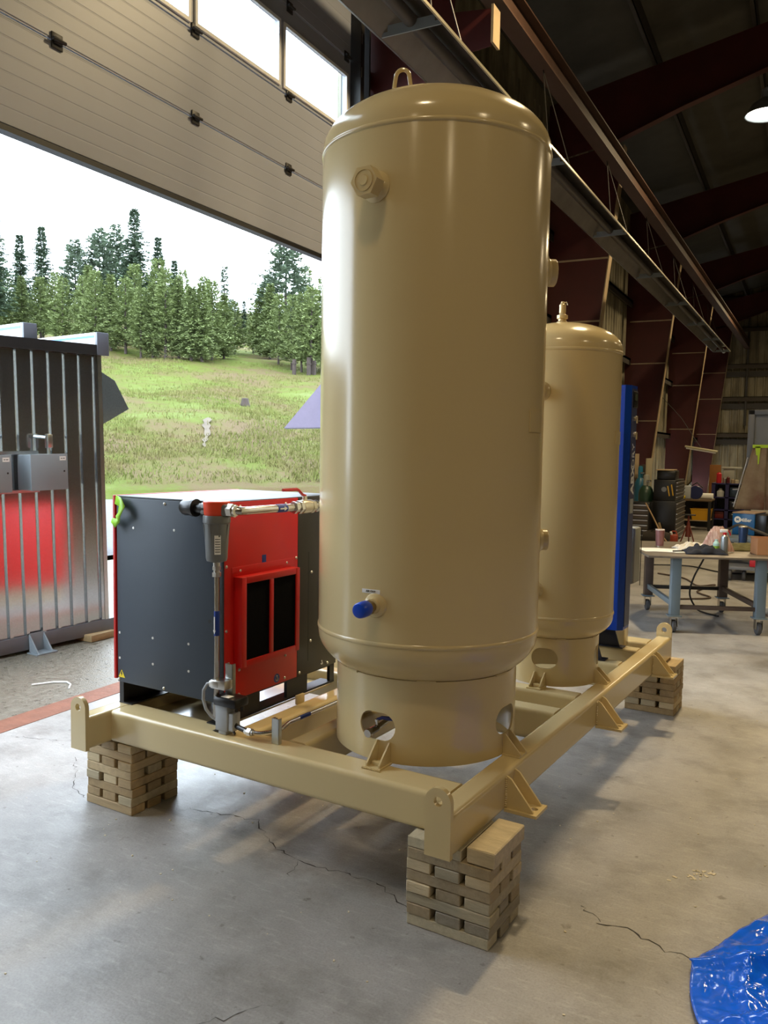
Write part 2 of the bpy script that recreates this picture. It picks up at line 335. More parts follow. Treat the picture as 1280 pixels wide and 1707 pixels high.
# worn footpath
def on_hill(a, d): x, y = -d*math.sin(R(a)), d*math.cos(R(a)); return x, y, hill_h(x, y)
pth = MB(); P_ = [on_hill(39.2+.07*math.sin(i*.9)-.02*i, 35.8+i*.55) for i in range(12)]; vs_ = []
for i, p in enumerate(P_):
    w = (.05+.15*(i/11)+.06*math.sin(i*2.6))*(.4 if i in (0, 11) else 1); vs_ += [(p[0]-w*.8, p[1]-w*.55, p[2]+.07), (p[0]+w*.8, p[1]+w*.55, p[2]+.07)]
pth.add(vs_, [(2*i, 2*i+1, 2*i+3, 2*i+2) for i in range(len(P_)-1)]); solo('footpath', pth, mat('bare_earth', srgb(80, 69, 54), .95, 0, 2., .3), kind='structure')
# ---- walls and roof of the shop
ROOFZ = lambda X: 8.93+.205*X if X < 7.5 else 8.93+.205*15-.205*X
def ribbed(x0, x1, z0, z1, y, pitch=.3, rib=.03, rw=.06, horizontal_axis='x', sgn=-1):
    line = []; x = x0
    while x < x1-1e-6:
        e = min(x+pitch, x1); w = e-x
        pts = [(x, 0), (x+w*.5-rw*.7, 0), (x+w*.5-rw*.35, rib), (x+w*.5+rw*.35, rib), (x+w*.5+rw*.7, 0)]
        line += pts; x = e
    line.append((x1, 0))
    mk = (lambda a, b_: (a, y+sgn*b_, z0)) if horizontal_axis == 'x' else (lambda a, b_: (y+sgn*b_, a, z0))
    return MB().sheet([mk(a, b_) for a, b_ in line], (0, 0, z1-z0))
wl = Thing('wall_left', kind='structure', base=(-4.6, 7.9, 0))
skin = MB().box(-4.66, -4.6, -16, 1.4, 0, 8.35).box(-4.66, -4.6, 7.9, 38.6, 0, 8.35).box(-4.66, -4.6, 1.4, 7.9, 6.4, 8.35)
wl.part(skin, 'wall_skin', M_SHEETIN)
for a, b_ in [(7.9, 11.4), (11.4, 15.0), (15.0, 18.8), (18.8, 22.6), (22.6, 26.4), (26.4, 30.2), (30.2, 34.4), (34.4, 38.5)]:
    wl.part(ribbed(a+.01, b_-.01, .05, 7.9, -4.59, .3, .03, .06, 'y', 1), 'liner_sheet', M_SHEETIN)
for z in (2.4, 4.2, 5.7, 7.1):
    wl.part(MB().box(-4.55, -4.35, 7.95, 38.5, z, z+.06).box(-4.38, -4.35, 7.95, 38.5, z-.12, z+.06), 'girt', M_PURLIN)
YC = [8.05, 15.2, 22.8, 30.4, 38.2]
def innerX(z): return -3.88+.105*z
for i, y in enumerate(YC+[-1., -8.6]):
    poly = [(-4.5, 0), (innerX(0), 0), (innerX(7.1), 7.1), (-3.35, 7.16), (-4.5, 6.97)]
    if i == 0: poly = [(-4.5, 0), (-4.1, 0), (-3.55, 5.7), (-3.0, 5.75), (-2.95, 6.1), (-3.4, 6.15), (-3.35, 7.16), (-4.5, 6.97)]
    c = wl.part(MB().prism(poly, 'y', y, y+.012), 'column', M_MAROON)
    q = MB()
    for k in range(12):
        za, zb = 7.1*k/12, 7.1*(k+1)/12
        q.obox(((innerX(za)+innerX(zb))/2+.008, y+.006, (za+zb)/2), ((innerX(zb)-innerX(za))/2, 0, (zb-za)/2), (0, .11, 0), (.009, 0, -.001))
    if i: wl.part(q, 'column_flange', M_FLANGE, c)
    q = MB().box(-3.2, -3.0, y-.1, y+.11, 5.72, 6.12)
    if i == 0: wl.part(MB().box(-2.97, -2.945, y-.09, y+.1, 5.74, 6.1), 'bracket_plate', M_FLANGE, c)
    if i in (1, 2, 3, 4):
        for z in (2.6, 4.1, 5.2): wl.part(MB().box(-4.4, innerX(z), y-.02, y+.0, z, z+.03), 'stiffener', M_FLANGE, c)
wf = Thing('wall_back', kind='structure', base=(0, 38.6, 0))
wf.part(MB().box(-4.6, 20, 38.6, 38.66, 0, 11), 'wall_skin', M_SHEETIN)
for k in range(9):
    wf.part(ribbed(-4.5+k*1.25, -4.5+k*1.25+1.23, .02, 10.4, 38.57, .31, .05, .07), 'liner_sheet', M_SHEETIN)
for z in (2.69, 4.21, 5.58, 7.1, 8.4):
    wf.part(MB().box(-4.5, 12, 38.28, 38.5, z-.03, z).box(-4.5, 12, 38.28, 38.3, z-.19, z), 'girt', mat('girt_dark', srgb(70, 60, 48), .6, 0, 2., .3))
for z in (2.45, 3.95, 5.3):
    wf.part(MB().box(-4.5, 12, 38.45, 38.5, z-.25, z-.02), 'dark_band', M_PURLIN)  # dark strip across the end wall, just below each lower girt
wf.part(MB().box(-2.55, -2.47, 38.3, 38.5, 3, 9), 'wind_post', M_PURLIN)
solo('wall_right', MB().box(20, 20.1, -16, 38.66, 0, 8.2), M_SHEETIN, kind='structure')
solo('wall_front', MB().box(-4.66, 20.1, -16.1, -16, 0, 11), M_SHEETIN, kind='structure')
ce = Thing('ceiling', kind='structure', base=(0, 0, 8.9))
ce.part(MB().prism([(-4.7, ROOFZ(-4.7)+.28), (7.5, ROOFZ(7.5)+.28), (20.1, ROOFZ(20.1)+.28), (20.1, ROOFZ(20.1)+.36), (7.5, ROOFZ(7.5)+.36), (-4.7, ROOFZ(-4.7)+.36)], 'y', -16.1, 38.66), 'roof_sheet', M_ROOF)
for y in [-8.6, -1.]+YC:
    top = [(-4.5, ROOFZ(-4.5)), (7.5, ROOFZ(7.5)), (20, ROOFZ(20))]
    poly = top+[(20, ROOFZ(20)-1.), (17.4, 7.75), (15., 8.3), (7.5, ROOFZ(7.5)-.5), (0, 8.28), (-2.2, 7.6), (-3.3, 7.2), (-4.5, 7.0)]
    rf = ce.part(MB().prism(poly, 'y', y, y+.012), 'rafter', M_MAROON)
    q = MB()
    for (x0, z0), (x1, z1) in zip([(-3.3, 7.2), (-2.2, 7.6), (0, 8.28)], [(-2.2, 7.6), (0, 8.28), (7.5, ROOFZ(7.5)-.5)]):
        v = Vector((x1-x0, 0, z1-z0)); q.obox(((x0+x1)/2, y, (z0+z1)/2-.006), v/2, (0, .09, 0), (0, 0, .007))
    ce.part(q, 'rafter_flange', M_MAROON, rf)
for k in range(14):
    x = -4.2+k*1.55
    if x > 19: break
    z = ROOFZ(x)
    ce.part(MB().box(x, x+.012, -16, 38.6, z, z+.26).box(x-.06, x+.012, -16, 38.6, z, z+.012), 'purlin', M_PURLIN)
br = Thing('cross_bracing', 'thin steel rods crossing under the dark roof between rafters', 'brace', base=(0, 18, 8))
br.part(MB().tube([(-.6, 15.3, 8.2), (3.4, 22.7, 8.9)], .012, 6), 'rod', M_DARKSTEEL); br.part(MB().tube([(2.6, 15.3, 8.75), (-.8, 22.7, 8.1)], .012, 6), 'rod', M_DARKSTEEL)
# ---- sectional overhead door, partly raised
dr = Thing('door_1', kind='structure', base=(-4.42, 7.7, 3.63))
DY0, DY1 = 1.45, 7.69
def door_panel(z0, z1, windows=False):
    g = MB()
    if not windows:
        line = []; z = z0+.012; n = 6; w = (z1-z0-.024)/n
        prof = [(-4.391, z0), (-4.391, z0+.006)]
        for k in range(n):
            a = z0+.012+k*w; prof += [(-4.385, a), (-4.385, a+w-.012), (-4.3868, a+w-.008), (-4.3868, a+w-.002)]
        prof += [(-4.391, z1-.006), (-4.391, z1), (-4.44, z1), (-4.44, z0)]
        g.prism(prof, 'y', DY0, DY1)
        return dr.part(g, 'door_panel', M_DOORPANEL, ang=4)
    wins = [(5.26+1.17*k, 5.26+1.17*(k+1)) for k in range(-3, 2)]; wins = [(1.62+.0, 2.87), (2.92, 4.03), (4.08, 5.2), (5.25, 6.41), (6.46, 7.62)]
    zb, zt_ = 5.02, 5.53
    g.box(-4.44, -4.385, DY0, DY1, z0, zb-.03).box(-4.44, -4.385, DY0, DY1, zt_+.03, z1)
    e = [DY0]+[v for w in wins for v in w]+[DY1]
    for a, b_ in zip(e[::2], e[1::2]): g.box(-4.44, -4.385, a, b_, zb-.03, zt_+.03)
    p = dr.part(g, 'door_panel', M_DOORPANEL)
    for a, b_ in wins:
        fr = MB().box(-4.39, -4.368, a, b_, zb-.03, zb).box(-4.39, -4.368, a, b_, zt_, zt_+.03).box(-4.39, -4.368, a, a+.03, zb, zt_).box(-4.39, -4.368, b_-.03, b_, zb, zt_)
        f_ = dr.part(fr, 'window_frame', mat('white_window_frame', (.7, .7, .7), .4), p)
        dr.part(MB().box(-4.42, -4.415, a+.02, b_-.02, zb, zt_), 'pane', M_GLASS, p)
    return p
def glass_material():
    m = bpy.data.materials.new('window_glass'); m.use_nodes = True; nt = m.node_tree; nt.nodes.remove(nt.nodes['Principled BSDF']); out = nt.nodes['Material Output']
    t = nt.nodes.new('ShaderNodeBsdfTransparent'); t.inputs[0].default_value = (.92, .95, .95, 1); g = nt.nodes.new('ShaderNodeBsdfGlossy'); g.inputs['Roughness'].default_value = .03
    mx = nt.nodes.new('ShaderNodeMixShader'); mx.inputs[0].default_value = .07
    nt.links.new(t.outputs[0], mx.inputs[1]); nt.links.new(g.outputs[0], mx.inputs[2]); nt.links.new(mx.outputs[0], out.inputs[0]); return m
M_GLASS = glass_material()
for z0, z1, w in [(3.66, 4.30, 0), (4.31, 4.95, 0), (4.96, 5.72, 1), (5.73, 6.45, 0), (6.46, 7.1, 0)]: door_panel(z0, z1, w)
dr.part(MB().box(-4.45, -4.375, DY0, DY1, 3.625, 3.66), 'bottom_seal', M_BLACK)
hm = None
for z in (4.305, 4.955, 5.725):
    for y in (2.6, 3.92, 5.26, 6.56, 7.6):
        g = MB().box(-4.385, -4.372, y-.045, y+.045, z-.05, z+.05, .006).box(-4.375, -4.355, y-.03, y+.03, z-.02, z+.02, .006).cyl((-4.355, y-.05, z), (-4.355, y+.05, z), .012, n=8)
        dr.part(g, 'hinge', M_DARKSTEEL)
tr = dr.part(MB().box(-4.5, -4.30, 7.70, 7.83, 0, 7.4).box(-4.30, -4.27, 7.70, 7.72, 0, 7.4).box(-4.5, -4.28, 7.90, 7.93, 0, 7.4), 'door_track', M_DARKSTEEL)
for z in (5.62, 5.95, 6.25): dr.part(MB().box(-4.296, -4.29, 7.745, 7.76, z-.05, z+.05), 'track_slot', M_WHITE, tr)
for y, lbl in ((8.18, 'left'), (8.42, 'right')):
    ch = MB()
    for k in range(95):
        z = 2.2+k*.05; ch.lathe([(.012, 0), (.0155, .0035), (.019, 0), (.0155, -.0035), (.012, 0)], (-4.1, y, z), 8, (0, 0, 1.5), (0, 1, 0) if k % 2 else (1, 0, 0), (1, 0, 0) if k % 2 else (0, 1, 0))
    dr.part(ch, 'hoist_chain', M_DARKSTEEL, label='steel link chain hanging beside the door track')
# ================================================================ SKID
ZT, Z0 = .4934, .341
sk = Thing('skid_frame', 'tan welded steel skid frame raised on timber cribbing', 'skid', (0, 0, Z0), SKID)
HS = lambda mb, axis, a0, a1, c0, c1: mb.hss(axis, a0, a1, c0, c1, Z0, ZT, .018)
rb = sk.part(HS(MB(), 'y', 0, 3.36, -.1016, 0), 'side_beam', M_TAN); lb = sk.part(HS(MB(), 'y', 0, 3.36, -1.99, -1.888), 'side_beam', M_TAN)
sk.part(HS(MB(), 'x', -1.888, -.1016, .1275, .284), 'end_beam', M_TAN); sk.part(HS(MB(), 'x', -1.888, -.1016, 3.08, 3.2325), 'end_beam', M_TAN)
for a, b_ in ((1.285, 1.40), (1.605, 1.715), (2.40, 2.51), (2.83, 2.93)): sk.part(HS(MB(), 'x', -1.888, -.1016, a, b_), 'cross_member', M_TAN)
for u0, u1, v1 in ((-1.225, -1.123, 1.285), (-.945, -.845, 1.285)): sk.part(HS(MB(), 'y', .284, v1, u0, u1), 'rail', M_TAN)
sk.part(MB().box(-1.888, -1.42, .284, 1.285, Z0+.08, Z0+.09), 'drip_plate', M_TAN)
def lug(uc, v0, v1, parent):
    p = [(uc-.0508, Z0-.004), (uc+.0508, Z0-.004)]+[(uc+.0508*math.cos(R(a)), .537+.0508*math.sin(R(a))) for a in range(0, 181, 12)]
    m = boolcut(MB().prism(p, 'y', v0, v1), [MB().cyl((uc, v0-.05, .539), (uc, v1+.05, .539), .0175, n=24)])
    sk.part(m, 'lifting_lug', M_TAN, parent)
lug(-.0508, -.022, 0, rb); lug(-1.939, -.022, 0, lb); lug(-.0508, 3.36, 3.382, rb); lug(-1.939, 3.36, 3.382, lb)
def outrigger(v, parent, sg=1, u0=0.):
    g = MB()
    for q in (v, v+.086):
        g.prism([(u0, Z0+.012), (u0+sg*.118, Z0+.012), (u0+sg*.112, Z0+.022), (u0+sg*.022, ZT-.022), (u0+sg*.006, ZT-.014), (u0, ZT-.014)], 'y', q, q+.009)
    g2 = boolcut(MB().box(min(u0, u0+sg*.135), max(u0, u0+sg*.135), v-.014, v+.109, Z0, Z0+.012), [MB().cyl((u0+sg*.104, v+.0475, Z0-.02), (u0+sg*.104, v+.0475, Z0+.03), .0145, n=20)])
    g.add(g2.v, g2.f); sk.part(g, 'bracket', M_TAN, parent)
for v in (.463, 1.655, 2.835): outrigger(v, rb); outrigger(v, lb, -1, -1.99)
def beads(path, r=.006, n=14):
    g = MB(); rnd = random.Random(5)
    for i in range(n):
        t = i/(n-1); p = Vector(path[0]).lerp(Vector(path[1]), t); g.lathe([(0, -r), (r*.9, 0), (0, r)], p, 6)
    return g
for v in (.463, 1.655, 2.835): sk.part(beads([(.003, v-.003, Z0+.02), (.003, v-.003, ZT-.02)]), 'weld_bead', M_TAN, rb)
def clip_front(u, v0, v1, h=.088):   # two little gussets holding a tank skirt, slope facing -v
    g = MB()
    for du in (-.032, .026): g.prism([(v0, ZT), (v1, ZT), (v1, ZT+h), (v1-.012, ZT+h), (v0, ZT+.018)], 'x', u+du, u+du+.007)
    g.box(u-.04, u+.04, v0-.012, v1, ZT-.001, ZT+.006).box(u-.018, u+.018, v0+.02, v0+.045, ZT, ZT+.022, .004)
    return sk.part(g, 'tank_clip', M_TAN)
def clip_right(v, u0, u1, h=.088):
    g = MB()
    for dv in (-.032, .026): g.prism([(u0, ZT), (u1, ZT), (u1, ZT+.015), (u0+.012, ZT+h), (u0, ZT+h)], 'y', v+dv, v+dv+.007)
    g.box(u0, u1, v-.04, v+.04, ZT-.001, ZT+.005).box(u0+.03, u0+.05, v-.016, v+.016, ZT, ZT+.02, .004)
    return sk.part(g, 'tank_clip', M_TAN)
T1U, T1V, T1R, T1S, T1B, T1T = -.485, .685, .481, .395, .996, 2.98
T2U, T2V, T2R, T2S, T2B, T2T = -.348, 1.957, .319, .247, .875, 2.296
clip_front(-.462, .205, .292); clip_right(.672, -.092, -.012); clip_front(-.335, 1.632, 1.712, .075); clip_right(1.965, -.103, -.03, .075)
sk.part(beads([(-.50, .19, ZT+.004), (-.42, .19, ZT+.004)], .006, 10), 'weld_bead', M_TAN)
sk.part(MB().box(-1.225, -1.21, .70, .76, ZT-.002, ZT+.045, .003), 'stop_tab', M_TAN)
sk.part(MB().box(-.29, -.215, 2.95, 3.05, ZT-.02, 1.2, .006), 'post', M_TAN)
# ---------------------------------------------------------------- cribbing
def crib(label, u0, v0, w, d, layers=9, skip=(), seed=1, extra=None, pal=None):
    t = Thing('cribbing_stack', label, 'cribbing', (u0+w/2, v0+d/2, 0), SKID, 'timber cribbing stacks under the skid corners'); rnd = random.Random(seed); h = Z0/layers
    bu, bv = (w-.040)/3, (d-.044)/3
    for k in range(layers):
        for j in range(3):
            if (k, j) in skip: continue
            jit = rnd.uniform(-.006, .006); e0, e1 = rnd.uniform(-.005, .003), rnd.uniform(-.003, .005); g = MB()
            if (k % 2) == 0:   # runs along u
                a = v0+j*(d-bv)/2+(jit if j == 1 else jit*.4); g.box(u0+e0, u0+w+e1, a, a+bv, k*h+.0004, (k+1)*h-.0012, .003, 1)
            else:
                a = u0+j*(w-bu)/2+(jit if j == 1 else jit*.4); g.box(a, a+bu, v0+e0, v0+d+e1, k*h+.0004, (k+1)*h-.0012, .003, 1)
            t.part(g, 'timber', rnd.choice(pal or M_WOODS))
    if extra: t.part(MB().box(*extra, .004, 1), 'timber', M_WPALE[3])
    return t
M_WPALE = [mat('grey_timber_%d' % i, c, .8, 0, 7., .28, bump=.3, bscale=40, stretch=(1, 5, 5) if i % 2 else (5, 1, 5)) for i, c in enumerate([srgb(200, 190, 164), srgb(182, 172, 148), srgb(156, 148, 132), srgb(208, 192, 160), srgb(172, 156, 128)])]
crib('timber cribbing stack at the near corner with one loose top timber', -.222, .068, .336, .285, 8, skip=[(7, 2)], seed=2, extra=(.02, .128, .07, .35, Z0-.04, Z0+.018), pal=M_WPALE)
crib('timber cribbing stack under the corner below the black and red compressor', -2.075, .135, .315, .30, 8, seed=4)
crib('timber cribbing stack under the far corner beside the wheeled work table', -.255, 3.165, .33, .27, 8, seed=6)
crib('timber cribbing stack under the far corner hidden behind the compressor', -2.075, 3.0, .33, .27, 8, seed=8)
# ---------------------------------------------------------------- receiver tanks
def ellhead(Rr, z, h, up=1, n=14): return [(Rr*math.cos(R(90*i/n)), z+up*h*math.sin(R(90*i/n))) for i in range(n+1)]
def stadium_cut(u, v, ang, z, hw, hh, r0, r1):
    d = Vector((math.cos(R(ang)), math.sin(R(ang)), 0)); t = Vector((-d.y, d.x, 0)); pts = []
    for k in range(13): a = R(-90+15*k); pts.append(((hw-hh)+hh*math.cos(a), hh*math.sin(a)))
    for k in range(13): a = R(90+15*k); pts.append((-(hw-hh)+hh*math.cos(a), hh*math.sin(a)))
    n = len(pts); c = Vector((u, v, z)); vs_ = [(c+d*rr+t*a+Vector((0, 0, b_)))[:] for rr in (r0, r1) for a, b_ in pts]
    return MB().add(vs_, [(i, (i+1) % n, n+(i+1) % n, n+i) for i in range(n)]+[tuple(range(n)), tuple(range(2*n-1, n-1, -1))])
def tank(label, U, V, Rr, Rs, zb, zt, hh, hole_a, hole_hw, hole_hh, hole_z, n=96):
    t = Thing('air_receiver_tank', label, 'tank', (U, V, ZT), SKID, 'tan air receiver tanks on the skid'); st = .022
    prof = [(0, zb-st-hh)]+ellhead(Rr, zb-st, hh, -1)[::-1][1:]+[(Rr, zb-.004), (Rr, zt+.004), (Rr, zt+st)]+ellhead(Rr, zt+st, hh, 1)[1:-1]+[(0, zt+st+hh)]
    sh = t.part(MB().lathe(prof, (U, V, 0), n), 'shell', M_TAN, ang=50)
    for z in (zb, zt): t.part(MB().lathe([(Rr-.002, z-.011), (Rr+.003, z-.007), (Rr+.0045, z), (Rr+.003, z+.007), (Rr-.002, z+.011)], (U, V, 0), n), 'weld_seam', M_TAN, sh, ang=60)
    ztop = zb-st-hh*math.sqrt(1-(Rs/Rr)**2)-.004
    sm = MB().lathe([(Rs, ZT+.001), (Rs, ztop), (Rs-.008, ztop), (Rs-.008, ZT+.001), (Rs, ZT+.001)], (U, V, 0), n)
    cuts = [stadium_cut(U, V, hole_a+90*k, hole_z, hole_hw, hole_hh, Rs*.6, Rs*1.3) for k in range(4)]
    skp = t.part(boolcut(sm, cuts), 'skirt', M_TAN)
    for k in range(7):
        a0 = R(-170+k*51.4); g = MB(); pts = [(U+(Rs+.001)*math.cos(a0+R(2.2)*i), V+(Rs+.001)*math.sin(a0+R(2.2)*i), ztop+.002) for i in range(6)]; t.part(g.tube(pts, .0055, 6), 'stitch_weld', M_TAN, skp)
    return t, sh
t1, t1s = tank('tall tan air receiver tank in front, nearest the camera', T1U, T1V, T1R, T1S, T1B, T1T, .228, -92, .085, .058, .637)
t2, t2s = tank('shorter tan air receiver tank standing behind the tall one', T2U, T2V, T2R, T2S, T2B, T2T, .15, -82, .072, .056, .645)
def radial(U, V, ang): d = Vector((math.cos(R(ang)), math.sin(R(ang)), 0)); return d, Vector((-d.y, d.x, 0))
def coupling(t, U, V, Rr, ang, z, r, L_, name='coupling', open_=True, mt=None):
    d, e = radial(U, V, ang); c = Vector((U, V, z))+d*(Rr-.01)
    t.part(MB().lathe([(r*1.5, 0), (r*1.45, .012), (r*1.12, .022), (r, .03), (r, L_), (r*.95, L_+.003), (r*.7, L_+.003), (r*.68, L_-.03), (0, L_-.03)], c, 32, e, (0, 0, 1), d), name, mt or M_TAN)
# hex plug high on the tall tank
d, e = radial(T1U, T1V, -90); c = Vector((T1U, T1V, 2.75))+d*(T1R-.012)
t1.part(MB().lathe([(.062, 0), (.06, .014), (.047, .024), (.044, .03), (.044, .05), (0, .05)], c, 36, e, (0, 0, 1), d), 'coupling', M_TAN)
pg = t1.part(MB().cyl(c+d*.045, c+d*.098, .058, n=6, rot=.3), 'hex_plug', M_TAN)
t1.part(MB().lathe([(.04, .098), (.04, .101), (.037, .1015), (.037, .099), (.02, .099), (.018, .103), (0, .103)], c, 32, e, (0, 0, 1), d), 'plug_face', M_TAN, pg)
# air outlet with blue wrapped cap
d, e = radial(T1U, T1V, -87); c = Vector((T1U, T1V, 1.150))+d*(T1R-.01)
t1.part(MB().lathe([(.05, 0), (.05, .008), (.045, .016), (.03, .022), (.03, .04), (0, .04)], c, 32, e, (0, 0, 1), d), 'coupling', M_TAN)
oz = t1.part(MB().cyl(c+d*.03, c+d*.075, .022, n=20).cyl(c+d*.06, c+d*.085, .029, n=8), 'outlet_nipple', mat('brass_nipple', srgb(150, 132, 92), .35, .7))
t1.part(MB().lathe([(.0285, .078), (.031, .085), (.032, .11), (.030, .135), (.026, .142), (.012, .146), (0, .144)], c, 20, e, (0, 0, 1), d), 'blue_cap', M_BLUECAP, oz)
def curved_plate(U, V, Rr, a0, a1, z0, z1, th=.001, n=10):
    vs_ = []
    for i in range(n+1):
        a = R(a0+(a1-a0)*i/n)
        for rr in (Rr+.0005, Rr+th+.0005):
            for z in (z0, z1): vs_.append((U+rr*math.cos(a), V+rr*math.sin(a), z))
    fs = []
    for i in range(n):
        k, j = i*4, i*4+4; fs += [(k+2, j+2, j+3, k+3), (k, k+1, j+1, j), (k+1, k+3, j+3, j+1), (k, j, j+2, k+2)]
    fs += [(0, 2, 3, 1), (n*4, n*4+1, n*4+3, n*4+2)]
    return MB().add(vs_, fs)
lbp = t1.part(curved_plate(T1U, T1V, T1R, -94.3, -84.6, 1.196, 1.212), 'label_strip', M_WHITE, label='white printed strip reading AIR OUT')
d, e = radial(T1U, T1V, -89.4); t1.part(text_mb('AIR OUT', .0115, Vector((T1U, T1V, 1.204))+d*(T1R+.0022), e, (0, 0, 1)), 'lettering', M_INK, lbp)
t1.part(curved_plate(T1U, T1V, T1R, -7.5, 7, 1.838, 1.922, .004), 'nameplate_pad', M_TAN); t2.part(curved_plate(T2U, T2V, T2R, -7, 11, 1.805, 1.875, .004), 'nameplate_pad', M_TAN)
coupling(t1, T1U, T1V, T1R, 36, 2.535, .058, .055, mt=M_TAN); coupling(t1, T1U, T1V, T1R, 34, 1.372, .046, .05); coupling(t1, T1U, T1V, T1R, 178, 1.2, .04, .06)
coupling(t2, T2U, T2V, T2R, -90, 2.075, .036, .05); coupling(t2, T2U, T2V, T2R, -90, 1.03, .03, .04)
# top lifting loop, bent bar
hz = T1T+.022+.228
uu, vv, zz = -.535, .475, 3.195
pts = [(uu-.034, vv-.012, zz-.03), (uu-.031, vv-.011, zz+.035)]+[(uu-.026*math.cos(R(a)), vv-.01*math.cos(R(a)), zz+.066+.03*math.sin(R(a))) for a in range(0, 181, 20)]+[(uu+.031, vv+.011, zz+.035), (uu+.036, vv+.012, zz-.03)]
t1.part(MB().tube(pts, .0085, 12), 'lifting_loop', M_TAN)
# relief valve on the shorter tank
z = T2T+.022+.15-.006
rv = t2.part(MB().lathe([(.032, 0), (.032, .012), (.027, .016), (.022, .02), (.022, .03), (.03, .032), (.03, .05), (.02, .054), (.016, .06), (.018, .064), (.018, .108), (.012, .112), (.009, .125), (0, .127)], (T2U-.01, T2V, z), 20), 'relief_valve', mat('pale_brass', srgb(214, 192, 146), .35, .3))
t2.part(MB().tube([(T2U-.01, T2V, z+.118), (T2U+.012, T2V, z+.122), (T2U+.018, T2V, z+.104)], .0035, 6), 'pull_ring', M_STEEL, rv)
# drain ball valve poking out through the skirt opening of the tall tank
dv = Thing('drain_valve', 'small chrome drain valve with blue lever in the front skirt opening', 'valve', (T1U, T1V-.36, .62), SKID)
yv = T1V-T1S
dv.part(MB().cyl((-.498, yv+.30, .66), (-.508, yv+.02, .622), .011, n=12).cyl((-.508, yv+.02, .622), (-.511, yv-.028, .617), .0145, n=8).cyl((-.511, yv-.028, .617), (-.5125, yv-.046, .6148), .017, n=16), 'valve_body', M_STEEL)
dv.part(MB().cyl((-.508, yv+.02, .625), (-.508, yv+.02, .655), .006, n=10).cyl((-.508, yv+.02, .648), (-.508, yv+.02, .658), .009, n=6), 'valve_stem', M_STEEL)
dv.part(MB().tube([(-.508, yv+.02, .656), (-.49, yv+.03, .664), (-.455, yv+.045, .662), (-.42, yv+.06, .66)], [.006, .007, .009, .007], 8), 'lever', mat('blue_lever', srgb(34, 52, 132), .4))
# ================================================================ COMPRESSOR
cu0, cu1, cv0, cv1 = -1.972, -1.285, .24, 1.14
cp = Thing('screw_compressor', 'black and red cabinet air compressor on the skid beside the tall tank', 'compressor', (cu0, cv0, ZT), SKID)
cp.part(MB().box(cu0+.01, cu1-.012, cv0+.022, cv1, .62, 1.498), 'cabinet_body', M_BLACK)
cp.part(MB().box(cu0+.002, -1.322, cv0, cv0+.018, .598, 1.508, .004), 'front_panel', M_NAVY)
cp.part(MB().box(-1.320, cu1-.001, cv0+.010, cv0+.05, .60, 1.505, .003), 'corner_post', M_BLACK)
cp.part(MB().box(-1.99, -1.974, cv0-.006, cv1, .612, 1.518, .003), 'side_panel', M_RED)
cp.part(MB().box(cu1-.014, cu1, .252, .792, .600, 1.512, .003), 'side_panel', M_RED)
bp_ = cp.part(MB().box(cu1-.012, cu1-.001, .795, cv1, .600, 1.512, .003), 'rear_side_panel', M_BLACK2)
cp.part(MB().box(cu1-.0015, cu1-.0005, .882, .890, .663, 1.23), 'seam_slot', M_INK, bp_)
cp.part(MB().box(cu0+.004, cu1-.006, cv0+.004, cv1, 1.508, 1.516, .002), 'roof_panel', mat('roof_grey_panel', srgb(70, 74, 78), .4))
# louvred intake box with two foam filters
lf = MB().box(cu1, -1.232, .312, .345, .757, 1.172, .003).box(cu1, -1.232, .712, .742, .757, 1.172, .003).box(cu1, -1.232, .345, .712, 1.142, 1.172, .003).box(cu1, -1.232, .345, .712, .757, .787, .003).box(cu1, -1.232, .512, .539, .787, 1.142, .003)
fr_ = cp.part(lf, 'intake_frame', M_RED); cp.part(MB().box(cu1, cu1+.003, .30, .756, 1.172, 1.215, .001), 'intake_flange', M_RED, fr_)
cp.part(MB().box(cu1, -1.238, .345, .512, .787, 1.142), 'filter_foam', M_FOAM, fr_); cp.part(MB().box(cu1, -1.238, .539, .712, .787, 1.142), 'filter_foam', M_FOAM, fr_)
# base: feet and fork openings
bs = MB()
for a, b_ in ((.245, .516), (.726, .896), (1.10, cv1)): bs.box(cu1-.03, cu1-.012, a, b_, ZT+.001, .60); bs.box(cu0+.012, cu0+.03, a, b_, ZT+.001, .60)
for u in (cu1-.03, cu0+.012): bs.box(u, u+.018, .245, cv1, ZT+.001, ZT+.012).box(u, u+.018, .245, cv1, .59, .602)
bs.box(cu1-.10, cu1-.012, .245, cv1, ZT+.001, ZT+.006).box(cu0+.012, cu0+.10, .240, cv1, ZT+.001, ZT+.006)
bs.box(cu0+.012, cu0+.04, .243, .262, ZT+.001, .60).box(cu0+.01, cu1-.012, .26, cv1, .60, .62)
cp.part(bs, 'base_frame', M_BLACK)
bolt = MB().lathe([(.0075, 0), (.0075, .0018), (.0058, .0045), (.003, .006), (0, .0062)], (0, 0, 0), 10); bolt_me = bolt.mesh('bolt', M_ZINC)
small = MB().lathe([(.0062, 0), (.0062, .0012), (.0035, .0014), (.003, .0006), (0, .0006)], (0, 0, 0), 12); small_me = small.mesh('rivet', M_ZINC)
for u, z in ((-1.643, 1.49), (-1.966+.008, .612), (-1.652, .614), (-1.355, 1.49)): cp.share(bolt_me, 'bolt', (u, cv0, z), (R(90), 0, 0))
for u, z in ((-1.852, 1.365), (-1.582, 1.371), (-1.953, .844), (-1.953, .718), (-1.725, .846), (-1.725, .72), (-1.492, .849), (-1.492, .721)): cp.share(small_me, 'rivet', (u, cv0, z), (R(90), 0, 0))
cp.part(MB().cyl((-1.362, cv0-.0006, .97), (-1.362, cv0+.002, .97), .0085, n=14), 'cable_hole', M_INK)
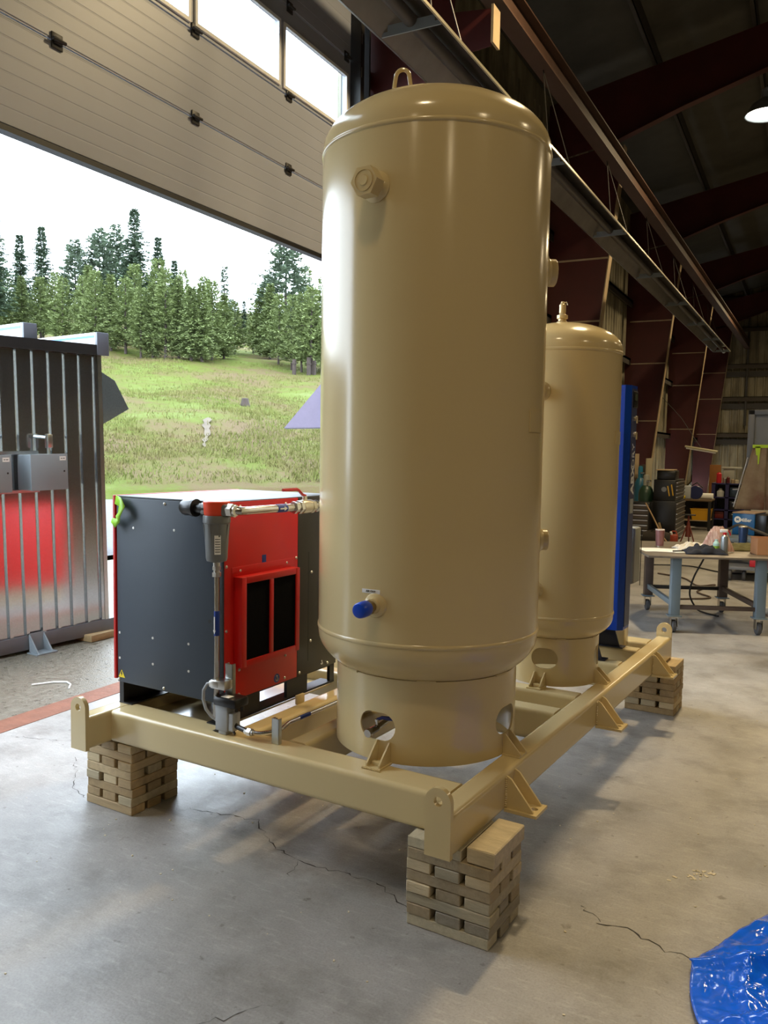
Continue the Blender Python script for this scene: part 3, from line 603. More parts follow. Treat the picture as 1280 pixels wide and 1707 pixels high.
for v, z in ((.358, 1.49), (.691, 1.488), (.265, 1.223), (.358, 1.195), (.70, 1.195), (.778, 1.211), (.265, .93), (.352, .735), (.695, .733), (.69, .62), (.35, .62), (.812, .618), (.812, 1.49), (.909, 1.124), (.904, .766), (1.057, .618)):
    cp.share(bolt_me, 'bolt', (cu1, v, z), (0, R(90), 0))
tri = [(-1.963, .622), (-1.918, .622), (-1.9405, .662)]
wt = cp.part(MB().prism(tri, 'y', cv0-.0008, cv0), 'warning_sticker', M_YEL)
cp.part(MB().prism([(-1.942, .652), (-1.9475, .638), (-1.941, .638), (-1.945, .627), (-1.934, .642), (-1.940, .642), (-1.936, .652)], 'y', cv0-.0013, cv0-.0007), 'lightning_mark', M_INK, wt)
cp.part(MB().box(cu1, cu1+.0008, .513, .543, 1.216, 1.252), 'blue_sticker', M_BLUESTK)
def hook_sticker(v, z, r, disc=True):
    if disc: s_ = cp.part(MB().cyl((cu1, v, z), (cu1+.0008, v, z), r, n=24), 'hook_sticker', M_BLUESTK)
    pts = [(cu1+.0016, v+r*a, z+r*b_) for a, b_ in ((-.35, -.1), (-.3, -.42), (0, -.55), (.28, -.4), (.3, -.1), (.1, .1), (0, .25), (.12, .5), (-.1, .62), (-.2, .4))]
    cp.part(MB().tube(pts, r*.12, 6), 'hook_mark', M_WHITE, s_ if disc else None)
hook_sticker(.629, .632, .022); hook_sticker(1.006, .63, .018, False)
# strip of green tape hanging from the cabinet corner
gt = MB(); path = [(-1.968, .234, 1.497), (-1.92, .224, 1.486), (-1.893, .206, 1.462), (-1.90, .198, 1.43), (-1.924, .208, 1.405), (-1.95, .219, 1.383), (-1.982, .222, 1.397)]
vs_ = []
for i, p in enumerate(path):
    a, c = path[max(0, i-1)], path[min(len(path)-1, i+1)]; dx, dz = c[0]-a[0], c[2]-a[2]; l = math.hypot(dx, dz); w = (.022, .026, .024, .017, .02, .022, .012)[i]
    vs_ += [(p[0]-dz/l*w, p[1]-.008*(i % 2), p[2]+dx/l*w), (p[0]+dz/l*w, p[1]+.006*(i % 2), p[2]-dx/l*w)]
gt.add(vs_, [(2*i, 2*i+1, 2*i+3, 2*i+2) for i in range(len(path)-1)])
go = solo('green_tape', gt, M_GREENTAPE, 'curled strip of bright green tape stuck to compressor top corner', 'tape', (-1.96, .23, 1.48), SKID)
md = go.modifiers.new('t', 'SOLIDIFY'); md.thickness = .0012
# ---------------------------------------------------------------- air piping with filter
pi = Thing('air_pipework', 'grey canister air filter with orange head and stainless piping', 'pipework', (-1.264, .18, .6), SKID)
fu, fv = -1.264, .18
pi.part(MB().tube([(-1.45, .24, 1.488), (-1.45, .20, 1.488), (-1.446, .185, 1.488), (-1.43, .18, 1.488), (-1.40, .18, 1.488)], [.028, .034, .037, .035, .034], 16).cyl((-1.40, .18, 1.488), (-1.385, .18, 1.488), .04, n=20), 'elbow', M_PLASTBLK)
pi.part(MB().cyl((-1.385, .18, 1.487), (-1.31, .18, 1.487), .022, n=16).cyl((-1.345, .18, 1.487), (-1.315, .18, 1.487), .027, n=16), 'hose_nipple', M_PLASTBLK)
hd = pi.part(MB().lathe([(0, 1.462), (.052, 1.462), (.055, 1.468), (.057, 1.5), (.059, 1.52), (.056, 1.524), (0, 1.524)], (fu, fv, 0), 32), 'filter_head', M_ORANGE)
pi.part(MB().box(fu-.078, fu+.078, fv-.026, fv+.026, 1.462, 1.512, .01), 'port_block', M_FILTGREY, hd)
bw_ = pi.part(MB().lathe([(.0, 1.462), (.058, 1.462), (.06, 1.456), (.06, 1.432), (.056, 1.426), (.054, 1.40), (.048, 1.30), (.047, 1.275), (.043, 1.262), (.018, 1.255), (.0, 1.255)], (fu, fv, 0), 36), 'filter_bowl', M_FILTGREY)
for k in range(8):
    a = R(45*k+10); pi.part(MB().prism([(0, 1.424), (.009, 1.424), (0, 1.345)], 'y', -.004, .004).tf(Matrix.Translation((fu, fv, 0)) @ Matrix.Rotation(a, 4, 'Z') @ Matrix.Translation((.050, 0, 0))), 'rib', M_FILTGREY, bw_)
lb_ = pi.part(curved_plate(fu, fv, .0515, -58, -28, 1.295, 1.378), 'label', M_WHITE, bw_)
for k in range(6): pi.part(curved_plate(fu, fv, .0528, -55, -31, 1.305+k*.011, 1.308+k*.011, .0004), 'print_line', M_INK, bw_)
pi.part(MB().cyl((fu, fv, 1.256), (fu, fv, 1.235), .016, n=12).cyl((fu, fv, 1.238), (fu, fv, 1.222), .019, n=6).cyl((fu, fv, 1.222), (fu, fv, 1.212), .014, n=12).cyl((fu, fv, 1.212), (fu, fv, 1.192), .02, n=6), 'fitting', M_ZINC)
dp = pi.part(MB().tube([(fu, fv, 1.195), (fu+.001, fv, .9), (fu-.002, fv, .62), (fu-.006, fv, .56)], .0115, 12), 'drain_tube', M_STEEL)
fa = pi.part(MB().cyl((fu+.0012, fv, 1.04), (fu+.0008, fv, .93), .0125, n=16), 'flow_sticker', M_BLUESTK, dp)
pi.part(MB().box(fu-.004, fu+.002, fv-.0142, fv-.0120, .955, 1.015).prism([(fu-.008, .955), (fu+.006, .955), (fu-.001, .938)], 'y', fv-.0142, fv-.0120), 'arrow', M_WHITE, dp)
mp_ = pi.part(MB().tube([(fu+.075, fv+.00, 1.487), (-1.165, fv+.005, 1.486), (-1.145, fv+.02, 1.485), (-1.138, fv+.05, 1.485), (-1.138, .40, 1.484), (-1.138, .57, 1.482)], .0185, 16), 'air_pipe', M_STEEL)
pi.part(MB().cyl((fu+.072, fv, 1.487), (fu+.10, fv, 1.487), .031, n=6).cyl((fu+.10, fv, 1.487), (fu+.112, fv, 1.487), .024, n=14), 'fitting', M_ZINC)
pi.part(MB().cyl((-1.138, .43, 1.484), (-1.138, .50, 1.483), .0195, n=16), 'flow_sticker', M_BLUESTK, mp_)
pi.part(MB().prism([(.44, 1.480), (.47, 1.480), (.47, 1.473), (.492, 1.4835), (.47, 1.494), (.47, 1.487), (.44, 1.487)], 'x', -1.1190, -1.1172), 'arrow', M_WHITE, mp_)
pi.part(MB().cyl((-1.138, .56, 1.482), (-1.138, .575, 1.482), .03, n=6).cyl((-1.138, .575, 1.482), (-1.138, .595, 1.482), .025, n=16).cyl((-1.138, .595, 1.482), (-1.138, .615, 1.482), .032, n=6), 'fitting', M_ZINC)
vb = pi.part(MB().lathe([(.022, 0), (.032, .01), (.034, .04), (.032, .07), (.022, .08)], (-1.138, .61, 1.482), 20, (1, 0, 0), (0, 0, 1), (0, 1, 0)).cyl((-1.138, .65, 1.51), (-1.138, .65, 1.532), .012, n=12).cyl((-1.138, .69, 1.482), (-1.138, .71, 1.482), .033, n=6), 'ball_valve', mat('nickel_brass', (.62, .57, .47), .28, 1))
pi.part(MB().tube([(-1.138, .655, 1.534), (-1.138, .63, 1.54), (-1.138, .60, 1.562), (-1.138, .585, 1.566), (-1.138, .48, 1.566)], [.006, .007, .007, .008, .007], 8), 'lever', mat('red_lever', srgb(176, 30, 30), .4), vb)
pi.part(MB().cyl((-1.138, .71, 1.482), (-1.138, .73, 1.482), .026, n=14).cyl((-1.138, .73, 1.482), (-1.138, .75, 1.482), .03, n=6).tube([(-1.138, .75, 1.482), (-1.138, 1.2, 1.478), (-1.12, 1.3, 1.477), (-1.0, 1.35, 1.477), (-.62, 1.36, 1.477)], .0175, 14), 'air_pipe', M_STEEL)
# ---------------------------------------------------------------- condensate drain
cdn = Thing('condensate_drain', 'grey and black condensate drain box on the front beam', 'drain', (-1.215, .19, ZT), SKID)
cdn.part(MB().box(-1.26, -1.19, .165, .225, .51, .625, .006).box(-1.245, -1.20, .17, .22, ZT+.001, .512, .003), 'drain_body', M_LTGREY)
cdn.part(MB().box(-1.19, -1.162, .172, .222, .515, .595, .004), 'side_box', M_LTGREY)
cp_ = cdn.part(MB().box(-1.268, -1.135, .155, .25, .622, .665, .012), 'cap', M_PLASTBLK); cdn.part(MB().box(-1.225, -1.18, .165, .20, .6652, .6662), 'cap_label', M_WHITE, cp_)
cdn.part(MB().cyl((-1.165, .20, .60), (-1.165, .20, .62), .008, n=10).cyl((-1.15, .22, .60), (-1.15, .22, .62), .008, n=10), 'screw', M_DARKSTEEL)
cdn.part(MB().prism([(-1.29, .497), (-1.25, .497), (-1.25, .510)], 'y', .18, .21), 'foot', M_PLASTBLK)
st_ = MB().box(-1.245, -1.205, .215, .22, .60, .80).box(-1.245, -1.241, .215, .238, .60, .80).box(-1.209, -1.205, .215, .238, .60, .80)
cdn.part(st_, 'strut_channel', M_GALVTRIM)
cdn.part(MB().box(-1.285, -1.20, .160, .214, .695, .735, .005).box(-1.29, -1.24, .157, .205, .70, .73, .004), 'pipe_clamp', M_ZINC)
cdn.part(MB().tube([(-1.286, .17, .715), (-1.305, .165, .71), (-1.322, .16, .68), (-1.325, .16, .64), (-1.31, .162, .595), (-1.285, .17, .565), (-1.26, .178, .55)], .0075, 10), 'vent_tube', M_LTGREY)
cdn.part(MB().tube([(-1.17, .195, .54), (-1.14, .19, .535), (-1.10, .185, .53)], .0115, 10).tube([(-1.175, .19, .525), (-1.165, .182, .512), (-1.155, .178, .508)], .006, 6), 'black_outlet', M_PLASTBLK)
cdn.part(MB().cyl((-1.10, .185, .53), (-1.085, .184, .53), .015, n=8).cyl((-1.085, .184, .53), (-1.065, .183, .53), .018, n=6).cyl((-1.065, .183, .53), (-1.055, .183, .531), .013, n=12), 'fitting', M_ZINC)
cdn.part(MB().tube([(-1.056, .183, .531), (-1.02, .19, .533), (-.99, .205, .538), (-.965, .225, .545), (-.958, .26, .548), (-.985, .34, .545), (-.99, .6, .54), (-.99, 1.1, .54), (-.99, 1.27, .54)], .0085, 10), 'drain_line', M_STEEL)
cdn.part(MB().cyl((-.987, .42, .5435), (-.989, .50, .542), .0096, n=12), 'flow_sticker', M_BLUESTK)
ch_ = MB().box(-.972, -.935, .205, .209, ZT+.001, .605).box(-.972, -.968, .205, .226, ZT+.001, .605).box(-.939, -.935, .205, .226, ZT+.001, .605)
cdn.part(ch_, 'strut_post', M_GALVTRIM); cdn.part(MB().box(-.982, -.966, .226, .25, .53, .575, .003).cyl((-.974, .238, .575), (-.974, .238, .595), .006, n=8), 'pipe_clamp', M_DARKSTEEL)
# ================================================================ DRYER CABINET
dy = Thing('air_dryer', 'tall narrow blue air dryer cabinet standing behind the shorter tank', 'dryer', (-.4, 2.65, ZT), SKID)
du0, du1, dv0, dv1, dz0, dz1 = -.60, -.142, 2.60, 2.765, .655, 2.175
dy.part(MB().prism([(du0, dv0+.02), (du0+.02, dv0), (du1-.03, dv0), (du1, dv0+.035), (du1, dv1), (du0, dv1)], 'z', dz0, dz1), 'cabinet', M_BLUEPANEL)
dy.part(MB().box(du1, du1+.004, dv0+.045, dv1-.01, dz0+.02, dz1-.02), 'front_panel', mat('dull_blue_panel', srgb(58, 66, 104), .4))
ct = dy.part(MB().box(du1+.004, du1+.012, dv0+.06, dv1-.02, 2.04, 2.14, .003), 'controller', M_PLASTBLK)
dy.part(MB().box(du1+.012, du1+.013, dv0+.075, dv1-.04, 2.085, 2.125), 'display', mat('dim_display', srgb(90, 100, 84), .2), ct)
for z in (1.975, 1.875): dy.part(MB().cyl((du1+.003, dv0+.1, z), (du1+.02, dv0+.1, z), .016, n=18).obox((du1+.022, dv0+.1, z-.008), (.004, 0, 0), (0, .006, 0), (0, 0, .022)), 'switch', M_ZINC)
dy.part(text_mb('ABX', .092, (du1+.0055, dv0+.105, 1.595), (0, 0, 1), (0, -1, 0), bold=.003), 'lettering', M_WHITE)
dy.part(text_mb('DRY', .078, (du1+.0055, dv0+.105, 1.745), (0, 0, 1), (0, -1, 0), bold=-.001), 'lettering', M_WHITE)
dy.part(MB().box(du1+.004, du1+.0055, dv0+.07, dv0+.14, 1.385, 1.475), 'rating_plate', mat('silver_plate', (.4, .42, .42), .4))
for v, w in ((2.45, 0), (2.84, 0)):
    dy.part(MB().prism([(-.62, ZT+.008), (-.215, ZT+.008), (-.26, .64), (-.55, .64)], 'y', v, v+.012).box(-.64, -.19, v-.02, v+.055, ZT+.001, ZT+.008), 'foot', M_DARKNAVY)
dy.part(MB().box(-.6, -.27, 2.462, 2.84, .64, .655), 'base_tray', M_BLACK)
dy.part(MB().tube([(-.40, 2.52, .60), (-.36, 2.5, .56), (-.33, 2.52, .53)], .012, 8).tube([(-.34, 2.6, .59), (-.29, 2.58, .565), (-.28, 2.58, .535), (-.33, 2.56, .515)], .006, 8).cyl((-.38, 2.5, .57), (-.37, 2.5, .53), .012, n=10), 'drain_fittings', M_ZINC)
dy.part(MB().cyl((-.27, 2.68, dz1), (-.27, 2.68, dz1+.05), .012, n=10).cyl((-.27, 2.68, dz1+.03), (-.235, 2.68, dz1+.03), .008, n=8), 'top_fitting', M_ZINC)
ec = Thing('electrical_cabinet', 'light grey electrical cabinet on the skid behind the blue dryer', 'cabinet', (-.2, 3.06, .88), SKID)
b0 = ec.part(MB().box(-.42, -.205, 3.05, 3.2, .885, 1.262, .004), 'enclosure', M_GREYPNT)
ec.part(MB().box(-.205, -.195, 3.056, 3.195, .89, 1.258, .002), 'cabinet_door', mat('pale_grey_door', srgb(150, 150, 140), .5)); ec.part(MB().tube([(-.19, 3.2, 1.25), (-.19, 3.2, 1.0), (-.19, 3.2, .86)], .003, 6), 'cable', M_INK)

rc = Thing('red_cabinet', 'red steel cabinet on the floor, seen mirrored in the galvanised enclosure', 'cabinet', (-3.5, 5.8, 0))
rc.part(MB().box(-3.76, -3.2, 5.3, 6.12, .2, 1.08, .006), 'cabinet_body', M_RED); rc.part(MB().box(-3.72, -3.24, 5.34, 6.08, .0, .2), 'plinth', M_FLANGE)
# ================================================================ OUTSIDE THE DOOR
CT = Matrix.Translation((-5.70, 5.60, .045)) @ Matrix.Rotation(R(-8.5), 4, 'Z') @ Matrix.Rotation(R(1.4), 4, 'X')
ct_ = Thing('metal_enclosure', 'galvanised corrugated equipment enclosure parked outside the open door', 'enclosure', (0, -1, 0), CT)
CL = -4.2
def corrug(y0, y1, z0, z1, x=0.):
    line = []; y = y0; p = .148
    while y < y1-.01:
        e = min(y+p, y1); line += [(x, y, z0), (x, y+.098, z0), (x+.024, y+.106, z0), (x+.024, y+.134, z0), (x, y+.142, z0)]; y = e
    line = [q for q in line if q[1] <= y1]; line.append((x, y1, z0)); return MB().sheet(line, (0, 0, z1-z0))
for k in range(5):
    a, b_ = -.03-(k+1)*.888, -.03-k*.888
    ct_.part(corrug(a+.001, b_, .125, 2.56), 'wall_sheet', M_GALV, ang=20)
ct_.part(MB().box(-3, -.03, CL, -.02, .12, 2.55), 'core_box', M_BASEGREY)
ct_.part(MB().box(-3.1, .03, CL, .12, 0, .122, .004), 'base_beam', M_BASEGREY)
ct_.part(MB().box(-.02, .028, -.04, 0, .12, 2.56).box(-.05, .0, -.006, .006, .12, 2.56), 'corner_trim', M_GALVTRIM)
ct_.part(MB().box(-3.0, .05, CL, .02, 2.555, 2.60, .004).box(.03, .055, CL, .02, 2.51, 2.60), 'roof_flashing', M_DARKSTEEL)
M_WRAP = mat('white_wrapped_beam', (.75, .78, .8), .35, 0, 2., .08)
for y, z0, x1 in ((-.06, 2.58, .06), (-.72, 2.60, .0)):
    b0 = ct_.part(MB().box(-2.9, x1-.03, y, y+.12, z0-.06, z0+.13, .004), 'roof_beam', M_WRAP)
    ct_.part(MB().box(-2.9, x1-.04, y-.002, y+.0, z0+.085, z0+.105), 'blue_tape_line', mat('pale_blue_tape', srgb(90, 150, 205), .5), b0)
    ct_.part(MB().box(x1-.03, x1-.0, y, y+.122, z0-.07, z0+.13, .003), 'end_cap', M_BASEGREY, b0)
hp = [(.0, 2.42), (.06, 2.42), (.28, 2.31), (.43, 2.05), (.07, 1.87), (0, 1.85)]
hd_ = ct_.part(MB().prism(hp, 'x', -.18, -.165), 'rain_hood', mat('dark_hood_sheet', srgb(112, 124, 126), .45, .2, 60., .25))
ct_.part(MB().prism(hp, 'x', -1.2, -1.185), 'hood_side', MATS['dark_hood_sheet'], hd_)
ct_.part(MB().add([(-1.2, .06, 2.42), (-.165, .06, 2.42), (-.165, .28, 2.31), (-1.2, .28, 2.31), (-.165, .43, 2.05), (-1.2, .43, 2.05), (-1.2, 0, 2.42), (-.165, 0, 2.42)], [(0, 1, 2, 3), (3, 2, 4, 5), (6, 7, 1, 0)]), 'hood_top', MATS['dark_hood_sheet'], hd_)
def ebox(y0, y1, z0=1.355, z1=1.645):
    b0 = ct_.part(MB().box(.026, .215, y0, y1, z0, z1, .006), 'electrical_box', M_GREYPNT)
    ct_.part(MB().box(.215, .228, y0-.002, y1+.004, z0-.003, z1+.004, .003), 'box_door', M_GREYPNT, b0)
    ct_.part(MB().box(.228, .2286, y1-.07, y1-.012, z1-.05, z1-.016), 'label', M_WHITE, b0); ct_.part(MB().box(.2286, .2290, y1-.060, y1-.046, z1-.036, z1-.030).box(.2286, .2290, y1-.041, y1-.022, z1-.036, z1-.030), 'lettering', M_INK, b0)
    ct_.part(MB().cyl((.228, y1-.03, z0+.15), (.2295, y1-.03, z0+.15), .008, n=12), 'latch', M_INK, b0)
    yc = y1-.10
    ct_.part(MB().cyl((.12, yc, z1), (.12, yc, z1+.06), .014, n=12).box(.1, .145, yc-.022, yc+.022, z1+.05, z1+.17, .008).cyl((.12, yc-.02, z1+.14), (.03, yc-.07, z1+.15), .015, n=12).box(.143, .15, yc-.024, yc+.024, z1+.055, z1+.165, .003), 'conduit_fitting', M_GALVTRIM, b0)
ebox(-.84, -.51); ebox(-1.34, -1.01)
for z in (1.34, 1.66): ct_.part(MB().box(.024, .05, -1.9, -.66, z-.012, z+.012), 'strut_rail', M_GALVTRIM)
g = MB()
for y in (-.80, -.67): g.prism([(.03, .13), (.16, -.02), (.03, -.02)], 'y', y, y+.012)
g.box(.03, .18, -.82, -.63, -.032, -.02).box(.03, .036, -.8, -.66, -.02, .135); ct_.part(g, 'lifting_bracket', M_GREYPNT)
solo('support_block', MB().box(-6.1, -5.62, 5.33, 5.62, 0, .062, .006), M_WOODS[2], 'brown timber block under the corner of the metal enclosure', 'timber', (-5.8, 5.47, 0))
solo('support_block', MB().box(-6.1, -5.66, 1.6, 1.9, 0, .062, .006), M_WOODS[2], 'timber block under the enclosure end nearest the camera', 'timber', (-5.8, 1.75, 0))
wh = Thing('tire', 'dark tyre standing on the gravel beyond the enclosure corner', 'tire', (-10.6, 9.85, 0))
wh.part(MB().lathe([(.22, -.1), (.36, -.1), (.40, -.06), (.40, .06), (.36, .1), (.22, .1), (.22, -.1)], (-10.6, 9.85, .39), 32, (0, 1, 0), (0, 0, 1), (1, 0, 0)), 'tread', mat('rubber', srgb(34, 34, 36), .8, 0, 20., .3, bump=.5)); wh.part(MB().lathe([(0, .02), (.2, .03), (.22, .08), (.22, -.08), (0, -.02)], (-10.6, 9.85, .39), 24, (0, 1, 0), (0, 0, 1), (1, 0, 0)), 'rim', M_GREYPNT)
# second enclosure, hood showing past the tall tank
E2 = Matrix.Translation((-8.0, 13.08, 0)) @ Matrix.Rotation(R(31.4), 4, 'Z')
e2 = Thing('hooded_enclosure', 'pale lilac metal rain hood of a unit outside, beside the tall tank', 'enclosure', (1, .5, 0), E2)
M_LILAC = mat('lilac_sheet', srgb(128, 120, 142), .45, .2, 8., .1)
e2.part(MB().box(0, 2., 0, 1.4, .0, 3.2, .01), 'cabinet', M_LILAC)
e2.part(MB().prism([(0, 2.93), (0, 2.14), (-.66, 2.12)], 'y', .05, .9), 'rain_hood', M_LILAC)
wb_ = Thing('wire_offcut', 'bent piece of white wire lying on the concrete apron', 'wire', (-4.95, 4.3, 0))
wb_.part(MB().tube([(-4.98, 4.15, .004), (-4.9, 4.28, .004), (-4.82, 4.33, .004), (-4.75, 4.30, .004), (-4.68, 4.22, .004)], .006, 6), 'strand', M_WHITE)
# ---------------------------------------------------------------- conifers
M_FOL = [mat('fir_needles', srgb(90, 106, 86), .9, 0, .8, .35, spec=.1), mat('pine_needles', srgb(122, 134, 88), .9, 0, .8, .3, spec=.1), mat('blue_green_needles', srgb(108, 122, 102), .9, 0, .8, .3, spec=.1)]
M_BARK = mat('dark_bark', srgb(60, 50, 44), .95, 0, 3., .3)
def conifer(seed, H, W, crown0, sparse=1., pine=False):
    rnd = random.Random(seed); tr_ = MB(); tr_.tube([(0, 0, -.4), (rnd.uniform(-.1, .1), rnd.uniform(-.1, .1), H*.5), (rnd.uniform(-.1, .1), 0, H*.97)], [H*.012+.06, H*.008+.03, .015], 7)
    vs_ = []; fs = []; z = crown0*H
    while z < H*.985:
        t = (z-crown0*H)/(H*(1-crown0)); prof = (1-t)**((.7 if H > 11 else .8) if pine else .95)*(min(1, .5+3.2*t))
        nb = rnd.choice((5, 6, 7, 8)); a0 = rnd.uniform(0, 6.28)
        for k in range(nb):
            if rnd.random() > sparse: continue
            a = a0+6.283*k/nb+rnd.uniform(-.3, .3); L_ = (1.5 if H > 11 else 1.35)*W*prof*rnd.uniform(.5, 1.2)+.2; dx, dy = math.cos(a), math.sin(a); rise = (.35 if pine else .10)+.4*t
            ns = max(3, int(L_/.17)); dr_ = rnd.uniform(.12, .3)
            for s_ in range(ns):
                f = (s_+.6)/ns
                if pine and f < .25: continue
                for q in range(6 if H > 11 else 5):
                    px, py = dx*L_*f, dy*L_*f; pz = z+L_*f*rise-L_*f*f*dr_*1.3
                    w = (.20 if not pine else .26)*rnd.uniform(.6, 1.3)*(1.15-.5*f)*(.6+H/22); b_ = a+rnd.choice((-1, 1))*rnd.uniform(.25, 1.35)
                    ex, ey = math.cos(b_)*w*1.7, math.sin(b_)*w*1.7; i0 = len(vs_); up = rnd.uniform(-.10, .22 if pine else .08)*(1+w)
                    nx, ny = -math.sin(b_)*w*.33, math.cos(b_)*w*.33; ox, oy, oz = rnd.uniform(-.08, .08), rnd.uniform(-.08, .08), rnd.uniform(-.08, .08)
                    tl = rnd.uniform(-.5, .5)*w
                    vs_ += [(px+ox-nx*.4, py+oy-ny*.4, pz+oz), (px+ox+ex*.5-nx, py+oy+ey*.5-ny, pz+oz+up*.6-tl*.5), (px+ox+ex, py+oy+ey, pz+oz+up), (px+ox+ex*.5+nx, py+oy+ey*.5+ny, pz+oz+up*.6+tl*.5)]; fs.append((i0, i0+1, i0+2, i0+3))
        z += H*(.020 if not pine else .026)*rnd.uniform(.7, 1.3)
    return tr_.mesh('trunk', M_BARK), vs_, fs
KINDS_ = []
for sd, H, W, c0, sp, pine, mi in [(1, 15, 2.2, .2, 1., False, 0), (2, 14, 1.7, .2, .92, False, 0), (3, 13, 2.2, .3, 1., True, 2), (4, 8, 1.5, .12, .85, True, 1), (5, 8, 1.5, .06, .95, False, 1), (6, 9.5, 1.7, .15, .85, True, 1), (7, 14, 2.4, .25, .92, True, 2), (8, 10, 1.0, .15, .5, False, 2)]:
    tm, v_, f_ = conifer(sd, H, W, c0, sp, pine); fm = MB().add(v_, f_).mesh('foliage', M_FOL[mi], ang=180); KINDS_.append((H, tm, fm))
def plant(px, d, H, k, label, cat='tree', group='conifers on the hillside'):
    a = R(27)-math.atan((px-640)/1386); x, y = -d*math.sin(a), d*math.cos(a); z = hill_h(x, y)-.1
    t = bpy.data.objects.new('conifer_tree', None); COL.objects.link(t); t.location = (x, y, z); s_ = H/KINDS_[k][0]; t.scale = (s_*random.uniform(.9, 1.1),)*2+(s_,); t.rotation_euler = (0, 0, random.uniform(0, 6.28)); setp(t, label, cat, group)
    for n, me in (('trunk', KINDS_[k][1]), ('foliage', KINDS_[k][2])):
        o = bpy.data.objects.new(n, me); COL.objects.link(o); o.parent = t
BACK = 'tall dark fir in the back row above the metal enclosure'
for px, d, H, k, l in [(-6, 88, 14.5, 0, 'dark fir at the far left edge of the view'), (38, 100, 13, 1, 'left of the two thin dark firs above the metal enclosure'), (74, 98, 14.2, 1, 'right of the two thin dark firs above the metal enclosure'),
        (128, 96, 12.5, 2, 'blue green pine with a rounded top left of the tallest fir'), (168, 97, 14.3, 2, 'bushy blue green pine beside the tallest fir'), (196, 99, 14.8, 6, 'tall open pine immediately left of the tallest fir'), (226, 94, 16.5, 0, 'tallest fir of the hillside group'),
        (264, 96, 13.8, 1, 'slim dark fir immediately right of the tallest fir'), (291, 90, 10.5, 1, 'small dark fir right of the tallest fir'), (373, 92, 10.2, 7, 'sparse spindly tree standing alone against the sky'), (474, 84, 14.2, 6, 'tall open pine right of the gap, below the door edge')]: plant(px, d, H*.88, k, l)
ORD = ['first', 'second', 'third', 'fourth', 'fifth', 'sixth', 'seventh', 'eighth', 'ninth', 'tenth', 'eleventh', 'twelfth', 'thirteenth', 'fourteenth', 'fifteenth', 'sixteenth', 'seventeenth', 'eighteenth', 'nineteenth', 'twentieth', 'twenty first', 'twenty second', 'twenty third', 'twenty fourth']
def row(items, text, group):
    for i, (px, d, H, k) in enumerate(sorted(items)): plant(px, d, H*(.86 if d < 100 else .75), k, text % ORD[i], group=group)
row([(108, 84, 7.4, 3), (140, 82, 7.6, 5), (160, 80, 8.2, 3), (186, 79, 8.0, 4), (210, 78, 7.8, 3), (235, 76, 7.2, 5), (255, 76, 7.6, 4), (276, 75, 9.0, 5), (298, 75, 8.3, 4), (318, 74, 7.4, 4), (336, 74, 7.8, 4), (352, 76, 8.2, 3), (372, 78, 7.0, 4), (390, 84, 6.2, 3), (70, 90, 7.5, 3), (95, 88, 8, 5), (40, 90, 7.4, 4), (12, 92, 8, 3), (-20, 88, 8, 5), (225, 85, 9, 3), (150, 88, 9, 4), (265, 84, 9.6, 3), (305, 82, 9, 5), (340, 84, 8.5, 3)], 'young green pine, %s from the left in the dense front row', 'front row pines on the hillside')
row([(432, 86, 8.0, 4), (448, 82, 8.6, 4), (462, 76, 7.4, 3), (484, 74, 7.6, 3), (500, 73, 8.0, 5), (517, 72, 8.6, 3), (534, 74, 9.5, 5), (552, 73, 9, 4), (445, 94, 10, 2), (505, 86, 11, 5), (420, 92, 6.5, 3), (575, 76, 10, 3)], 'light green pine, %s from the left in the clump right of the gap', 'pines right of the hillside gap')
row([(405, 110, 7.5, 0), (385, 112, 7.5, 2), (350, 112, 8.5, 0), (320, 112, 9, 2), (290, 112, 9.5, 0), (250, 112, 10, 2), (215, 112, 10, 0), (180, 112, 10, 2), (145, 112, 10, 0), (110, 112, 9.5, 2), (75, 112, 9, 0), (40, 112, 9, 2), (5, 112, 9, 0), (445, 110, 9, 0), (480, 110, 9.5, 2), (515, 108, 10, 0)], 'distant conifer behind the wood, %s from the left in the rear row', 'distant conifers')
for px, d, n in ((488, 71, 1), (512, 71, 2), (521, 71.3, 3)):
    a = R(27)-math.atan((px-640)/1386); x, y = -d*math.sin(a), d*math.cos(a); z = hill_h(x, y)
    q = MB().box(x-.12, x+.12, y-.12, y+.12, z-.3, z+(1.3, 1.5, 1.2)[n-1]).box(x-.16, x+.16, y-.16, y+.16, z+.9, z+1.0)
    solo('fence_post', q, M_BARK, ('leftmost', 'middle', 'rightmost')[n-1]+' of three dark wooden posts below the right clump of pines', 'post', (x, y, z))
a = R(27)-math.atan((407-640)/1386); d = 50; x, y = -d*math.sin(a), d*math.cos(a)
solo('tree_stump', MB().lathe([(0, .45), (.2, .42), (.24, .2), (.34, -.1), (.4, -.4)], (x, y, hill_h(x, y)), 9), M_BARK, 'small dark stump in the grass above the footpath', 'stump', (x, y, hill_h(x, y)))
# ================================================================ OVERHEAD STEEL, HEATER, LAMPS
rwA = math.atan(.4/25.6)
RW = Matrix.Translation((-3.0, 8.7, 0)) @ Matrix.Rotation(-rwA, 4, 'Z')
rw = Thing('crane_runway', 'brown steel crane runway beam running along the wall columns', 'beam', (0, 10, 6.2), RW)
rw.part(MB().box(-.012, .012, -24, 29.6, 6.21, 6.48), 'web', M_RUNWAY); rw.part(MB().box(-.1, .1, -24, 29.6, 6.48, 6.5), 'top_flange', M_RUNWAY); rw.part(MB().box(-.1, .1, -24, 29.6, 6.19, 6.21), 'bottom_flange', M_RUNWAY)
rw.part(MB().box(-.03, .03, -24, 29.6, 6.5, 6.54), 'rail', M_DARKSTEEL)
HT = Matrix.Translation((-2.75, 5.2, 4.81)) @ Matrix.Rotation(R(-.15), 4, 'Z') @ Matrix.Rotation(math.atan(.25/23.3), 4, 'X')
